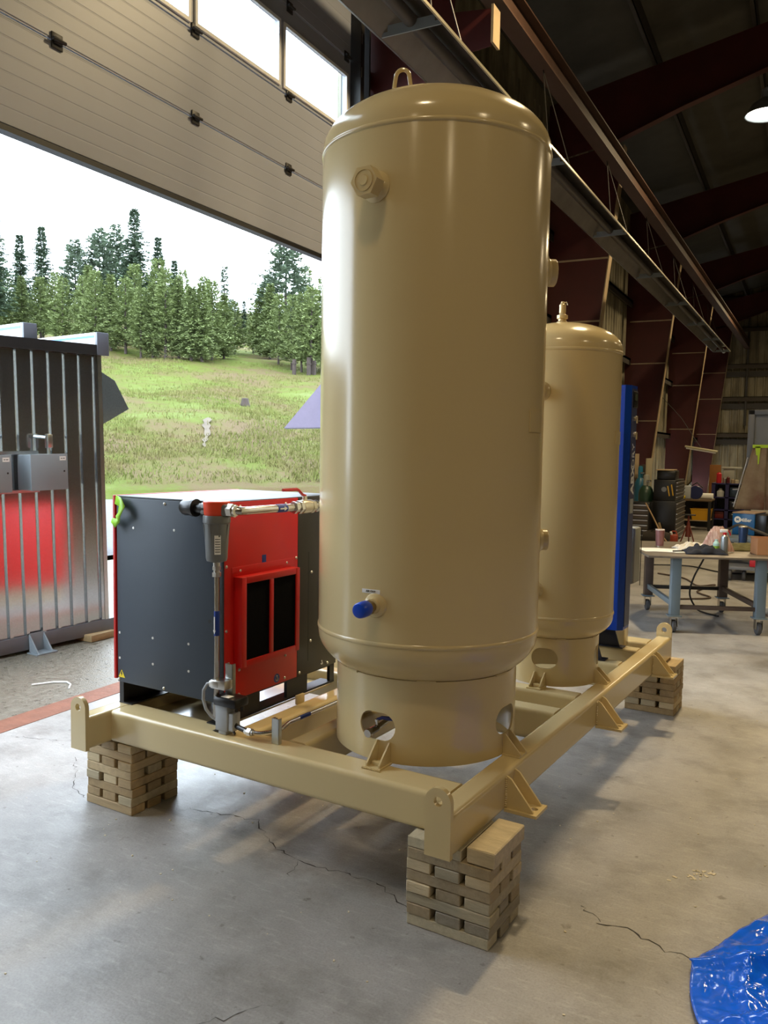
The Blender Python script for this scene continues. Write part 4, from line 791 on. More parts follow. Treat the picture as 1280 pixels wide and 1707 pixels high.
ht = Thing('tube_heater', 'long grey radiant tube heater hung under the runway beam', 'heater', (0, 12, .1), HT)
ref = [(-.255, 0, .02), (-.255, 0, .0), (-.245, 0, .0), (-.13, 0, .16), (.13, 0, .16), (.245, 0, 0), (.255, 0, 0), (.255, 0, .02)]
rp = ht.part(MB().sheet([(x, -2.5, z) for x, y, z in ref], (0, 26.4, 0)), 'reflector', mat('aluminium_reflector', (.16, .145, .13), .45, .8, 3., .3), ang=20); md = rp.modifiers.new('s', 'SOLIDIFY'); md.thickness = .004
ht.part(MB().box(.248, .262, -2.5, 23.9, -.004, .02), 'rim', mat('bright_rim', (.66, .6, .45), .35, .8), rp); ht.part(MB().box(-.262, -.248, -2.5, 23.9, -.004, .02), 'rim', M_GALVTRIM, rp)
ht.part(MB().cyl((.0, -2.4, .075), (.0, 24.2, .075), .05, n=16), 'emitter_tube', mat('heater_tube', srgb(88, 84, 82), .4, .6)); ht.part(MB().cyl((0, 23.9, .075), (0, 24.5, .06), .055, n=16), 'end_cap', M_LTGREY)
for k in range(8):
    y = .5+3.35*k; ht.part(MB().box(-.24, .24, y, y+.012, -.002, .03).box(-.19, .19, y, y+.008, .03, .075), 'baffle', M_GREYPNT)
for k in range(7):
    y = 1.2+3.35*k; g = MB()
    for sx in (-.12, .12): g.tube([(-.24+.02*k*.2, y, 1.36-.036*k), (sx, y, .16)], .006, 5)
    ht.part(g, 'hanger_chain', M_DARKSTEEL)
M_LENS = mat('lamp_lens', (1, 1, 1), .3, emit=(1, .93, .8), estr=14.)
def lamp(x, y, label, pw=LAMP_W, z=7.35):
    t = Thing('high_bay_light', label, 'light', (x, y, z), group='high bay lights under the roof')
    t.part(MB().lathe([(.06, .42), (.09, .40), (.11, .25), (.24, .16), (.33, .0), (.34, -.01), (.328, -.005), (.235, .155), (.1, .24), (0, .26)], (x, y, z), 28), 'reflector', M_GREYPNT)
    t.part(MB().cyl((x, y, z+.42), (x, y, ROOFZ(x)+.02), .012, n=8), 'hanger_rod', M_DARKSTEEL)
    t.part(MB().lathe([(0, .01), (.15, .015), (.29, .035), (.29, .045), (0, .045)], (x, y, z), 24), 'lens', M_LENS)
    l = bpy.data.lights.new('lamp_light', 'AREA'); l.shape = 'DISK'; l.size = .44; l.energy = pw; l.color = LAMP_COL; l.spread = R(165)
    o = bpy.data.objects.new('lamp_light', l); COL.objects.link(o); o.parent = t.o; o.location = (0, 0, -.012)
PLACE = {(-.98, 7.8): 'the skid far end', (-.98, .2): 'where the camera stands', (-.1, 23.): 'the indigo shelf', (6.6, 15.4): 'the hall beside the lit lamp', (6.6, 7.8): 'the floor right of the skid', (6.6, .2): 'the floor right of the camera', (6.6, -7.4): 'the floor behind right of camera', (-.98, -7.4): 'the floor behind the camera', (6.6, 23.): 'the floor right of the shelf', (-.98, 31.): 'the floor before the end wall'}
lamp(-.9, 15.4, 'lit round high bay lamp hanging in view at upper right')
for x, y in ((-.98, 7.8), (-.98, .2), (-.1, 23.), (6.6, 15.4), (6.6, 7.8), (6.6, .2), (6.6, -7.4), (-.98, -7.4), (6.6, 23.), (-.98, 31.)): lamp(x, y, 'high bay lamp hanging above %s, out of the view' % PLACE[(x, y)], LAMP_W*(.5 if x > 0 else .3 if y < 2 else 1.6 if y < 9 else 1.1))
# ================================================================ BLUE PLASTIC SHEET
def tarp():
    n, m = 150, 120; vs_ = []
    for j in range(m+1):
        t = j/m
        for i in range(n+1):
            s_ = i/n
            # left edge of the sheet: notched outline, top edge runs back to the right
            xl = -.285+.30*max(0, t-.30)/.7*.55+.05*math.sin(t*9)*(.4 if t > .3 else 0) if t > .28 else -.285+(.28-t)/.28*.225
            yl = 2.93-(t-.28)*.92 if t > .28 else 2.93+(.28-t)/.28*.46
            xr, yr = 1.15, 3.36-t*1.25 if t > .28 else 3.0+(.28-t)*.9
            x, y = xl+(xr-xl)*s_, yl+(yr-yl)*s_
            f = .018*max(0, math.sin(t*21+.8*math.sin(s_*5)))**2+.018*abs(mnoise.noise((x*5, y*6, 2)))+.014*(1-abs(mnoise.noise((x*6, y*9, 5))))**7+.012*(1-abs(mnoise.noise((x*11+3, y*7, 3))))**8+.006*(1-abs(mnoise.noise((x*22, y*26, 7))))**6
            cr_ = .05*math.exp(-((t-.30)/.03)**2)+.06*math.exp(-((t-.62)/.05)**2)*min(1, s_*5)+.05*math.exp(-((t-.86)/.04)**2)
            e = min(1, s_*7); vs_.append((x, y, .012+.02*min(1, s_*9)+(f+cr_)*(.35+.65*e)+.05*min(1, s_*3)))
    return MB().add(vs_, [(j*(n+1)+i, j*(n+1)+i+1, (j+1)*(n+1)+i+1, (j+1)*(n+1)+i) for j in range(m) for i in range(n)])
tp = solo('plastic_sheet', tarp(), mat('blue_plastic_film', srgb(18, 108, 255), .13, 0, 8., .1, bump=.35, bscale=16, coat=.5), 'crumpled glossy blue plastic sheet lying on the floor', 'plastic sheet', (.2, 2.8, 0), ang=60)
md = tp.modifiers.new('s', 'SOLIDIFY'); md.thickness = .002; md.offset = -1
# ================================================================ WHEELED STEEL TABLE AND WHAT LIES ON IT
TF = Matrix.Translation((-1.12, 8.54, 0)) @ Matrix.Rotation(R(21.8), 4, 'Z')
M_TBLUE = mat('blue_grey_table_paint', srgb(112, 128, 138), .4, 0, 4., .15); M_TTOP = mat('worn_steel_top', srgb(128, 118, 106), .45, .3, 6., .35)
M_TDARK = mat('brown_steel_leg', srgb(92, 78, 70), .5, .2, 5., .3); M_RUBBER = mat('caster_rubber', srgb(74, 74, 76), .7)
tb = Thing('work_table', 'steel welding table on four caster wheels with blue grey legs', 'table', (.4, .5, 0), TF); TH = .77
tb.part(MB().box(-.29, 1.35, -.10, 1.28, TH-.022, TH, .003), 'table_top', M_TTOP)
for (x, y), m in zip(((0, 0), (.81, 0), (0, 1.155), (.81, 1.155)), (M_TBLUE, M_TBLUE, M_TDARK, M_TDARK)):
    lg = tb.part(MB().box(x-.045, x+.045, y-.045, y+.045, .175, TH-.022, .006), 'leg', m)
    tb.part(MB().box(x-.065, x+.065, y-.055, y+.055, .163, .176, .002), 'caster_plate', M_TBLUE, lg)
    tb.part(MB().box(x-.035, x-.030, y-.03, y+.04, .06, .165).box(x+.030, x+.035, y-.03, y+.04, .06, .165).box(x-.035, x+.035, y-.03, y+.04, .15, .165), 'caster_fork', M_ZINC, lg)
    tb.part(MB().lathe([(0, -.022), (.052, -.022), (.062, -.014), (.062, .014), (.052, .022), (0, .022)], (x, y+.012, .0625), 24, (0, 1, 0), (0, 0, 1), (1, 0, 0)), 'wheel', M_RUBBER, lg)
tb.part(MB().box(.045, .765, -.02, .02, .235, .275, .003), 'stretcher', M_TDARK); tb.part(MB().box(.045, .765, 1.135, 1.175, .25, .29, .003), 'stretcher', M_DARKSTEEL)
tb.part(MB().box(-.02, .02, .045, 1.11, .25, .30, .003), 'stretcher', M_TBLUE); tb.part(MB().box(.79, .83, .045, 1.11, .25, .30, .003), 'stretcher', M_TDARK)
def cloth(name, label, m, cx, cy, w, d, h, seed, cat='cloth', z=TH, rot=0., pw=1.5):
    n = 26; vs_ = []; 
    for j in range(n+1):
        for i in range(n+1):
            a, b_ = i/n*2-1, j/n*2-1; k = max(0, 1-(a*a)**1.2)*max(0, 1-(b_*b_)**1.2)
            ww = 1+.18*mnoise.noise((a*2, b_*2, seed)); x, y = a*w/2*ww, b_*d/2*ww
            z_ = .004+h*(k**.6)*(.35+.9*abs(mnoise.noise((a*2.2+seed, b_*3.1, seed*1.7)))**(1/pw)); c, s_ = math.cos(rot), math.sin(rot); vs_.append((cx+x*c-y*s_, cy+x*s_+y*c, z+z_))
    q = MB().add(vs_, [(j*(n+1)+i, j*(n+1)+i+1, (j+1)*(n+1)+i+1, (j+1)*(n+1)+i) for j in range(n) for i in range(n)])
    o = solo(name, q, m, label, cat, (cx, cy, z), TF, ang=60); md = o.modifiers.new('s', 'SOLIDIFY'); md.thickness = .003; md.offset = -1; return o
M_PAPER = mat('white_paper', (.78, .78, .76), .7)
for i, (x, y, a) in enumerate(((-.14, .40, .1), (-.02, .36, -.25), (.10, .33, .3))):
    q = MB().box(-.125, .125, -.16, .16, 0, .0015).tf(Matrix.Translation((x, y, TH+.0008+.002*i)) @ Matrix.Rotation(a, 4, 'Z'))
    solo('paper_sheet', q, M_PAPER, ('white paper sheet at the table corner, leftmost of three', 'white paper sheet in the middle of the three on the table', 'white paper sheet nearest the pale cloth on the table')[i], 'paper', (x, y, TH), TF, 'paper sheets on the work table')
pen = solo('marker_pen', MB().cyl((.02, .22, TH+.012), (.14, .26, TH+.012), .008, n=10), M_INK, 'dark marker pen lying across the papers on the table', 'pen', (.08, .24, TH), TF)
def tumbler(name, label, x, y, r, h, m, lid):
    t = Thing(name, label, 'tumbler', (x, y, TH), TF)
    t.part(MB().lathe([(0, 0), (r*.82, 0), (r*.84, .006), (r, h*.97), (r*.98, h), (r*.9, h), (r*.88, h*.95), (0, h*.95)], (x, y, TH+.001), 28), 'cup', m)
    t.part(MB().lathe([(r*.84, 0), (r*.86, .004), (r*.87, .012), (r*.84, .012)], (x, y, TH+.001), 28), 'base_ring', M_ZINC)
    t.part(MB().lathe([(r*.9, h-.004), (r*1.01, h-.002), (r*1.01, h+.008), (r*.85, h+.012), (0, h+.012)], (x, y, TH), 28), 'lid', lid)
tumbler('pink_tumbler', 'mottled pink metal tumbler at the left end of the table', .0, .70, .048, .178, mat('mottled_pink', srgb(150, 104, 104), .3, .2, 18., .5, stretch=(1, 1, .3)), mat('clear_lid', srgb(190, 176, 172), .2))
tumbler('blue_tumbler', 'dark blue steel tumbler beside the cardboard box on the table', .95, .99, .05, .205, mat('navy_tumbler', srgb(40, 62, 100), .3, .3), M_ZINC)
cloth('white_rag', 'rumpled off white rag lying right of the papers', mat('offwhite_cloth', srgb(206, 200, 188), .9, 0, 6., .15), .30, .52, .36, .30, .085, 3.1)
cloth('navy_shirt', 'folded dark navy cloth in the middle of the table', mat('navy_cloth', srgb(34, 38, 50), .9, 0, 6., .2), .32, .20, .38, .26, .10, 5.2)
cloth('olive_cloth', 'crumpled olive green cloth between the spray bottle and cardboard box', mat('olive_fabric', srgb(96, 90, 52), .9, 0, 6., .3), .83, .64, .38, .34, .075, 8.4)
sb = Thing('spray_bottle', 'tall silver spray bottle with red and white trigger head', 'spray bottle', (.515, .21, TH), TF); bx_, by_ = .515, .21
sb.part(MB().lathe([(0, 0), (.034, 0), (.036, .01), (.036, .15), (.030, .175), (.014, .192), (.014, .20)], (bx_, by_, TH+.001), 24), 'bottle', mat('silver_bottle', srgb(150, 158, 162), .3, .5))
sb.part(MB().lathe([(.018, .192), (.018, .212), (.014, .214), (0, .214)], (bx_, by_, TH), 16), 'collar', mat('red_plastic', srgb(190, 28, 40), .4)); sb.part(MB().box(bx_-.045, bx_+.03, by_-.012, by_+.012, TH+.212, TH+.245, .006), 'spray_head', M_WHITE); sb.part(MB().tube([(bx_+.03, by_, TH+.24), (bx_+.05, by_, TH+.21), (bx_+.055, by_, TH+.185)], .007, 8), 'trigger', MATS['red_plastic'])
gb = Thing('green_bottle', 'short green and clear bottle left of the spray bottle', 'bottle', (.445, .235, TH), TF)
gb.part(MB().lathe([(0, 0), (.03, 0), (.032, .008), (.032, .075), (0, .075)], (.445, .235, TH+.001), 20), 'lower_body', mat('lime_green', srgb(150, 190, 70), .35)); gb.part(MB().lathe([(.032, .0755), (.031, .10), (.016, .125), (.016, .14), (0, .14)], (.445, .235, TH), 20), 'upper_body', mat('pale_aqua', srgb(170, 205, 200), .3))
# rag draped over the bottles
q = MB(); n = 22; vs_ = []
for j in range(n+1):
    for i in range(n+1):
        a, b_ = i/n*2-1, j/n; rr = .015+.13*b_; an = a*2.4-1.9; fo = .02*math.sin(a*14)*b_
        vs_.append((.49+.03*a+(rr+fo)*math.cos(an), .35+(rr+fo)*.55*math.sin(an), TH+.262-.25*b_**1.4+.015*mnoise.noise((a*4, b_*4, 2))))
q.add(vs_, [(j*(n+1)+i, j*(n+1)+i+1, (j+1)*(n+1)+i+1, (j+1)*(n+1)+i) for j in range(n) for i in range(n)])
ro = solo('striped_rag', q, mat('pinkish_rag', srgb(206, 184, 170), .9, 0, 20., .3, col2=srgb(140, 84, 80), stretch=(4, .6, .6)), 'pale pinkish striped rag draped behind the spray bottle', 'rag', (.49, .35, TH), TF, ang=60)
cb = Thing('cardboard_box', 'small open brown cardboard box at the right end of the table', 'box', (.93, .24, TH), TF); M_CARD = mat('cardboard', srgb(186, 134, 92), .8, 0, 6., .1)
cb.part(MB().box(.82, 1.12, .16, .164, TH+.001, TH+.17).box(.82, 1.12, .356, .36, TH+.001, TH+.17).box(.82, .824, .164, .356, TH+.001, TH+.17).box(1.116, 1.12, .164, .356, TH+.001, TH+.17).box(.82, 1.12, .16, .36, TH+.001, TH+.004), 'carton', M_CARD)
cb.part(MB().add([(.82, .16, TH+.17), (.82, .36, TH+.17), (.76, .36, TH+.185), (.76, .16, TH+.185)], [(0, 1, 2, 3)]), 'flap', M_CARD)
# ================================================================ CORDS ON THE FLOOR
def cord(label, pts, r, m):
    P_ = [Vector(p) for p in pts]; out = []
    for i in range(len(P_)-1):
        p0, p1, p2, p3 = P_[max(0, i-1)], P_[i], P_[i+1], P_[min(len(P_)-1, i+2)]
        for k in range(7):
            t = k/7; out.append(.5*((2*p1)+(p2-p0)*t+(2*p0-5*p1+4*p2-p3)*t*t+(3*p1-p0-3*p2+p3)*t**3))
    out.append(P_[-1]); return solo('extension_cord', MB().tube(out, r, 7), m, label, 'cord', tuple(out[0]))
M_CORD = mat('brown_cord', srgb(72, 56, 44), .6)
cord('brown cord snaking over the floor behind the work table', [(-1.9, 12.6, .012), (-1.5, 12.3, .012), (-1.25, 11.7, .012), (-1.05, 11.9, .012), (-1.2, 11.2, .012), (-1.0, 10.8, .012), (-1.25, 10.55, .012), (-1.5, 10.4, .012)], .011, M_CORD)
cord('black cord hanging from the table top down to the floor', [(-.95, 9.6, .75), (-.98, 9.66, .62), (-1.08, 9.72, .4), (-1.12, 9.75, .2), (-1.05, 9.8, .04), (-.95, 9.72, .012), (-.8, 9.6, .012)], .010, M_INK)
cord('thin black cord lying straight across the far floor', [(-2.2, 13.5, .012), (-1.6, 13.7, .012), (-1.0, 13.2, .012), (-.3, 13.6, .012)], .010, M_INK)
cord('tan hose looping from the grey tool cabinet to the floor', [(-2.78, 16.6, .80), (-2.6, 16.4, .55), (-2.35, 16.1, .2), (-2.1, 15.9, .02), (-1.8, 15.9, .014)], .014, mat('tan_hose', srgb(140, 112, 78), .6))
tq = Thing('air_grinder', 'white and black handheld grinder lying on the floor behind table', 'tool', (-.3, 10.05, 0))
tq.part(MB().cyl((-.42, 10.0, .045), (-.31, 10.02, .045), .042, n=16), 'head', M_WHITE); tq.part(MB().cyl((-.31, 10.02, .045), (-.14, 10.05, .045), .038, n=16), 'body', M_PLASTBLK); tq.part(MB().tube([(-.14, 10.05, .04), (.1, 10.1, .02), (.5, 10.15, .012)], .01, 6), 'cable', M_INK)
# ================================================================ WELDER ON A CART
M_WELD = mat('welder_blue', srgb(12, 88, 150), .35)
wc = Thing('welding_cart', 'grey steel cart on casters carrying the blue welder', 'cart', (-.6, 13.2, 0))
wc.part(MB().box(-1.05, .1, 12.5, 13.9, .16, .20, .006), 'lower_deck', M_BASEGREY); wc.part(MB().box(-1.05, .1, 12.7, 13.9, .52, .58, .006), 'upper_deck', mat('slate_deck', srgb(96, 108, 118), .4))
for x, y in ((-1.0, 12.75), (.05, 12.75), (-1.0, 13.85), (.05, 13.85)): wc.part(MB().box(x-.02, x+.02, y-.02, y+.02, .2, .52), 'post', M_BLACK)
for x, y in ((-.92, 12.55), (-.74, 12.62), (-.05, 12.55), (-.9, 13.8)): wc.part(MB().lathe([(0, -.025), (.06, -.025), (.075, -.015), (.075, .015), (.06, .025), (0, .025)], (x, y, .0755), 20, (0, 1, 0), (0, 0, 1), (1, 0, 0)), 'caster_wheel', M_RUBBER)
wm = Thing('welding_machine', 'blue boxy welding machine with white maker lettering on cart', 'welder', (-.75, 13.4, .58), Matrix.Translation((-.98, 13.35, .58)) @ Matrix.Rotation(R(-14), 4, 'Z') @ Matrix.Translation((.98, -13.35, -.58)))
wm.part(MB().box(-.98, -.66, 13.35, 13.85, .582, .90, .008), 'case', M_WELD); wm.part(MB().box(-.985, -.655, 13.34, 13.86, .895, .912, .004), 'top_cover', mat('welder_top', srgb(150, 128, 112), .4)); wm.part(MB().box(-.66, -.50, 13.36, 13.84, .60, .885, .006), 'front_control_panel', M_PLASTBLK); wm.part(MB().box(-.50, -.497, 13.45, 13.55, .70, .83), 'data_label', M_WHITE)
lg = wm.part(MB().lathe([(0, 0), (.048, 0), (.048, .003), (0, .003)], (-.905, 13.349, .805), 24, (1, 0, 0), (0, 0, 1), (0, -1, 0)), 'logo_disc', M_WHITE)
wm.part(text_mb('Miller', .072, (-.79, 13.3465, .80), (1, 0, 0), (0, 0, 1), .001, .002), 'lettering', M_WHITE); wm.part(text_mb('M', .05, (-.905, 13.345, .805), (1, 0, 0), (0, 0, 1), .0006, .001), 'logo_letter', M_WELD, lg)
cord('thick dark welding cable arching in front of the blue welder', [(-1.05, 12.9, .62), (-.85, 12.6, .78), (-.6, 12.5, .72), (-.3, 12.5, .62), (.2, 12.6, .55)], .018, mat('grey_cable', srgb(66, 62, 58), .6))
bk = Thing('red_white_bucket', 'white and red container on the lower deck of the welding cart', 'container', (-.52, 12.8, .2)); bk.part(MB().box(-.68, -.30, 12.6, 12.9, .201, .33, .01), 'red_base', MATS['red_plastic']); bk.part(MB().box(-.70, -.32, 12.6, 12.9, .331, .50, .01), 'white_top', mat('white_plastic', (.6, .6, .58), .4))
# tall screen with canvas curtain
sc = Thing('welding_screen', 'grey steel frame with hanging dirty canvas welding curtain', 'screen', (-.6, 15, 0))
sc.part(MB().box(-.93, -.83, 14.97, 15.07, .0, 2.5, .006), 'post', mat('slate_frame', srgb(84, 88, 98), .45)); sc.part(MB().box(.9, 1.0, 14.97, 15.07, 0, 2.5, .006), 'post', MATS['slate_frame']); sc.part(MB().box(-.93, 1.0, 14.97, 15.07, 2.42, 2.5, .006), 'top_rail', MATS['slate_frame']); sc.part(MB().box(-.83, .9, 15.03, 15.05, 1.6, 2.42), 'upper_panel', M_BASEGREY)
M_CANV = mat('dirty_canvas', srgb(150, 138, 116), .9, 0, 1.4, .5, col2=srgb(104, 72, 60))
for x0, x1, lx, k in ((-.83, -.62, -.24, 0), (-.615, 1.0, 0, 1)):
    vs_ = []; n = 14
    for j in range(n+1):
        t = j/n
        for i in range(n+1): s_ = i/n; vs_.append((x0+(x1-x0)*s_+lx*(1-s_)*t, 14.92-.1*t+.015*math.sin(s_*12+k), 1.92-1.05*t))
    o = sc.part(MB().add(vs_, [(j*(n+1)+i, j*(n+1)+i+1, (j+1)*(n+1)+i+1, (j+1)*(n+1)+i) for j in range(n) for i in range(n)]), 'canvas', M_CANV); md = o.modifiers.new('s', 'SOLIDIFY'); md.thickness = .006
M_LIME = mat('lime_tape', srgb(168, 205, 30), .5); sc.part(MB().box(-.84, 1., 14.885, 14.905, 1.88, 1.93).prism([(-.80, 1.9), (-.72, 1.9), (-.735, 1.62), (-.76, 1.60)], 'y', 14.885, 14.895), 'lime_tape', M_LIME)
sc.part(MB().tube([(-.9, 14.86, 1.72), (-1.08, 14.8, .9)], .012, 6), 'edge_rod', M_ZINC)
# ================================================================ TOOL STORAGE ALONG THE WALL
M_CHEST = mat('black_tool_chest', srgb(20, 20, 22), .35); M_DRAW = mat('grey_drawer', srgb(84, 76, 68), .4, .2); M_CHROME = mat('drawer_pull', (.5, .47, .43), .3, 1)
def chest(label, x0, x1, y0, y1, parts, front='x', name='tool_chest'):
    t = Thing(name, label, 'tool chest', ((x0+x1)/2, (y0+y1)/2, 0))
    for z0, z1, nd, off in parts:
        b0 = t.part(MB().box(x0+off, x1-off, y0+off, y1-off, z0, z1, .008), 'chest_body', M_CHEST); h = (z1-z0-.06)/nd
        for k in range(nd):
            za = z0+.03+k*h; g = MB(); q = MB()
            if front == 'x': g.box(x1-off, x1-off+.012, y0+off+.02, y1-off-.02, za, za+h-.012, .002); q.box(x1-off+.012, x1-off+.03, y0+off+.03, y1-off-.03, za+h-.034, za+h-.018)
            else: g.box(x0+off+.02, x1-off-.02, y0+off-.012, y0+off, za, za+h-.012, .002); q.box(x0+off+.03, x1-off-.03, y0+off-.03, y0+off-.012, za+h-.034, za+h-.018)
            d_ = t.part(g, 'drawer', M_DRAW, b0); t.part(q, 'pull', M_CHROME, b0)
    return t
c1 = chest('tall black two part tool chest with stacked drawers by the wall', -2.78, -2.32, 17.3, 18.6, [(.06, .82, 7, 0), (.822, 1.24, 5, .02)])
c1.part(MB().obox((-2.40, 17.308, 1.04), (.02, 0, -.11), (0, .008, 0), (.010, 0, .002)).obox((-2.47, 17.308, 1.02), (.02, 0, -.10), (0, .008, 0), (.010, 0, .002)), 'yellow_scraper', mat('yellow_handle', srgb(190, 150, 30), .5)); c1.part(MB().cyl((-2.56, 17.31, 1.05), (-2.56, 17.322, 1.05), .05, n=16), 'round_badge', M_BASEGREY)
chest('lower tool cabinet with brown drawers behind the blue dryer', -3.15, -2.74, 16.8, 17.25, [(.05, .80, 7, 0)], 'y')
bgc = Thing('tool_case', 'dark case with pale lid on top of the tall tool chest', 'case', (-2.5, 17.7, 1.24)); bgc.part(MB().box(-2.72, -2.36, 17.4, 17.9, 1.241, 1.42, .02), 'case_body', M_PLASTBLK); bgc.part(MB().box(-2.74, -2.40, 17.38, 17.9, 1.421, 1.445, .008), 'case_lid', M_FLANGE)
def cylinder(label, x, y, h, r, m, ms, cap):
    t = Thing('gas_cylinder', label, 'gas cylinder', (x, y, 0), group='gas cylinders by the wall')
    t.part(MB().lathe([(0, 0), (r, 0), (r, h*.8), (r*.92, h*.86), (r*.6, h*.92), (r*.3, h*.95), (r*.28, h), (0, h)], (x, y, .001), 24), 'bottle', m); t.part(MB().lathe([(r*.42, h*.93), (r*.42, h*1.08), (r*.36, h*1.12), (0, h*1.13)], (x, y, 0), 16), 'valve_cap', cap)
    t.part(MB().cyl((x+.02, y-r*.4, h*1.02), (x+.1, y-r*.7, h*1.02), .018, n=10), 'regulator', M_CHROME)
cylinder('dark green gas cylinder with pale shoulder beside the blue dryer', -2.95, 17.6, 1.18, .15, mat('cyl_green', srgb(36, 60, 46), .4), 0, mat('cyl_white', srgb(150, 150, 140), .4)); cylinder('blue topped gas cylinder behind the green one', -3.2, 18.3, 1.32, .12, mat('cyl_blue', srgb(30, 86, 112), .4), 0, mat('cyl_blue2', srgb(40, 110, 140), .35)); cylinder('narrow grey green gas cylinder right of the dark green one', -2.78, 18.2, 1.2, .11, mat('cyl_grey', srgb(74, 84, 76), .4), 0, M_CHROME)
for i, (x, h, m) in enumerate(((-3.55, 1.75, M_FLANGE), (-3.4, 1.5, M_DARKSTEEL), (-3.25, 1.65, mat('pale_board', srgb(150, 140, 116), .7)))):
    solo('leaning_board', MB().box(x, x+.03, 19.2, 19.9, 0, h, .006), m, ('tan board leaning beside the columns, leftmost of three', 'dark board between the two pale boards by the columns', 'pale board nearest the tall tool chest')[i], 'board', (x, 19.5, 0), group='boards leaning by the wall')
js = Thing('jack_stand', 'rusty red three legged jack stand on the floor', 'jack stand', (-2.08, 17.4, 0)); M_JR = mat('rusty_red', srgb(110, 46, 34), .6, 0, 10., .4)
for a in (90, 210, 330): js.part(MB().tube([(-2.08+.15*math.cos(R(a)), 17.4+.15*math.sin(R(a)), 0.006), (-2.08+.03*math.cos(R(a)), 17.4+.03*math.sin(R(a)), .34)], .013, 8), 'leg', M_JR)
js.part(MB().lathe([(.06, .12), (.035, .34), (.03, .4), (.02, .4), (.02, .56), (0, .56)], (-2.08, 17.4, 0), 14), 'column', M_JR); js.part(MB().box(-2.21, -1.95, 17.36, 17.44, .545, .57, .006), 'saddle', M_DARKSTEEL)
gc = Thing('gas_can', 'small orange red fuel can at the foot of the tool chest', 'fuel can', (-2.3, 17.05, 0)); M_GC = mat('fuel_can_orange', srgb(150, 56, 34), .5); gc.part(MB().box(-2.38, -2.22, 16.95, 17.1, .001, .19, .03, 3), 'can', M_GC); gc.part(MB().tube([(-2.36, 17.02, .19), (-2.32, 17.02, .25), (-2.26, 17.02, .25), (-2.24, 17.02, .19)], .014, 8), 'handle', M_GC); gc.part(MB().cyl((-2.33, 16.98, .18), (-2.345, 16.96, .24), .022, n=12), 'spout', M_WHITE)
db = Thing('duffel_bag', 'dark lumpy duffel bag on the floor before the tool chest', 'bag', (-2.6, 16.9, 0)); db.part(MB().lathe([(0, -.26), (.10, -.25), (.14, -.12), (.13, .1), (.10, .24), (0, .26)], (-2.58, 16.75, .135), 20, (0, 1, 0), (0, 0, 1), (1, 0, 0)), 'bag_body', mat('dark_fabric', srgb(52, 46, 40), .9, 0, 8., .3)); db.part(MB().tube([(-2.7, 16.7, .24), (-2.6, 16.66, .31), (-2.48, 16.7, .24)], .012, 8), 'strap', M_INK)
sc2 = solo('wood_offcut', MB().obox((-2.56, 17.22, .2), (.05, .03, -.19), (0, .05, 0), (.014, 0, .004)), M_WOODS[1], 'pale wooden wedge leaning against the black tool chest', 'wood', (-2.56, 17.2, 0))
# bench with vise, bin, shelf
M_BENCHT = mat('brown_bench_top', srgb(104, 84, 60), .7, 0, 5., .3)
wbn = Thing('workbench', 'cluttered dark workbench behind the red jack stand', 'workbench', (-2.25, 20.6, 0)); wbn.part(MB().box(-2.7, -1.95, 20.3, 21.1, .68, .72, .006), 'bench_top', M_BENCHT)
for x, y in ((-2.66, 20.34), (-1.99, 20.34), (-2.66, 21.06), (-1.99, 21.06)): wbn.part(MB().box(x-.03, x+.03, y-.03, y+.03, 0, .68), 'leg', M_BLACK)
wbn.part(MB().box(-2.62, -2.0, 20.9, 20.92, .05, .67), 'back_panel', M_BLACK); wbn.part(MB().box(-2.66, -1.99, 20.34, 21.06, .22, .24), 'lower_shelf', M_FLANGE)
yb = Thing('yellow_bin', 'yellow plastic bin on the workbench lower shelf', 'bin', (-2.15, 20.5, .24)); yb.part(MB().add([(-2.36, 20.36, .241), (-2.0, 20.36, .241), (-2.0, 20.8, .241), (-2.36, 20.8, .241), (-2.4, 20.33, .50), (-1.96, 20.33, .50), (-1.96, 20.83, .50), (-2.4, 20.83, .50)], [(0, 3, 2, 1), (0, 1, 5, 4), (1, 2, 6, 5), (2, 3, 7, 6), (3, 0, 4, 7)]), 'tub', mat('yellow_plastic', srgb(190, 140, 14), .45)); yb.part(MB().box(-2.41, -1.95, 20.32, 20.34, .49, .51, .004), 'rim', MATS['yellow_plastic'])
bgd = Thing('bench_grinder', 'grey bench grinder with a blue wheel guard on the workbench', 'grinder', (-2.45, 20.6, .72)); bgd.part(MB().box(-2.62, -2.42, 20.45, 20.75, .721, 1.02, .02), 'motor_housing', M_LTGREY); bgd.part(MB().lathe([(0, -.04), (.15, -.04), (.16, 0), (.15, .04), (0, .04)], (-2.32, 20.5, .87), 24, (1, 0, 0), (0, 0, 1), (0, 1, 0)), 'wheel_guard', mat('guard_blue', srgb(30, 38, 84), .4)); bgd.part(MB().tube([(-2.42, 20.5, 1.02), (-2.3, 20.5, 1.1), (-2.16, 20.5, .98)], .015, 6), 'arm', M_DARKSTEEL)
yg = solo('yellow_gloves', MB().lathe([(0, 0), (.07, .01), (.08, .05), (.05, .1), (0, .12)], (-2.60, 20.38, .721), 9), mat('glove_yellow', srgb(200, 178, 40), .8, 0, 12., .3), 'crumpled yellow gloves at the left end of the workbench', 'gloves', (-2.6, 20.38, .72))
wr = solo('paper_roll', MB().lathe([(.02, -.14), (.07, -.14), (.07, .14), (.02, .14)], (-2.08, 20.55, .792), 20, (0, 1, 0), (0, 0, 1), (1, 0, 0)), M_PAPER, 'white paper roll at the right end of the workbench', 'paper roll', (-2.08, 20.55, .72))
M_SH = mat('indigo_shelf_paint', srgb(36, 34, 84), .45); sv_ = Thing('storage_shelf', 'dark indigo steel shelving unit with plastic drawers', 'shelf', (-1.7, 21.8, 0))
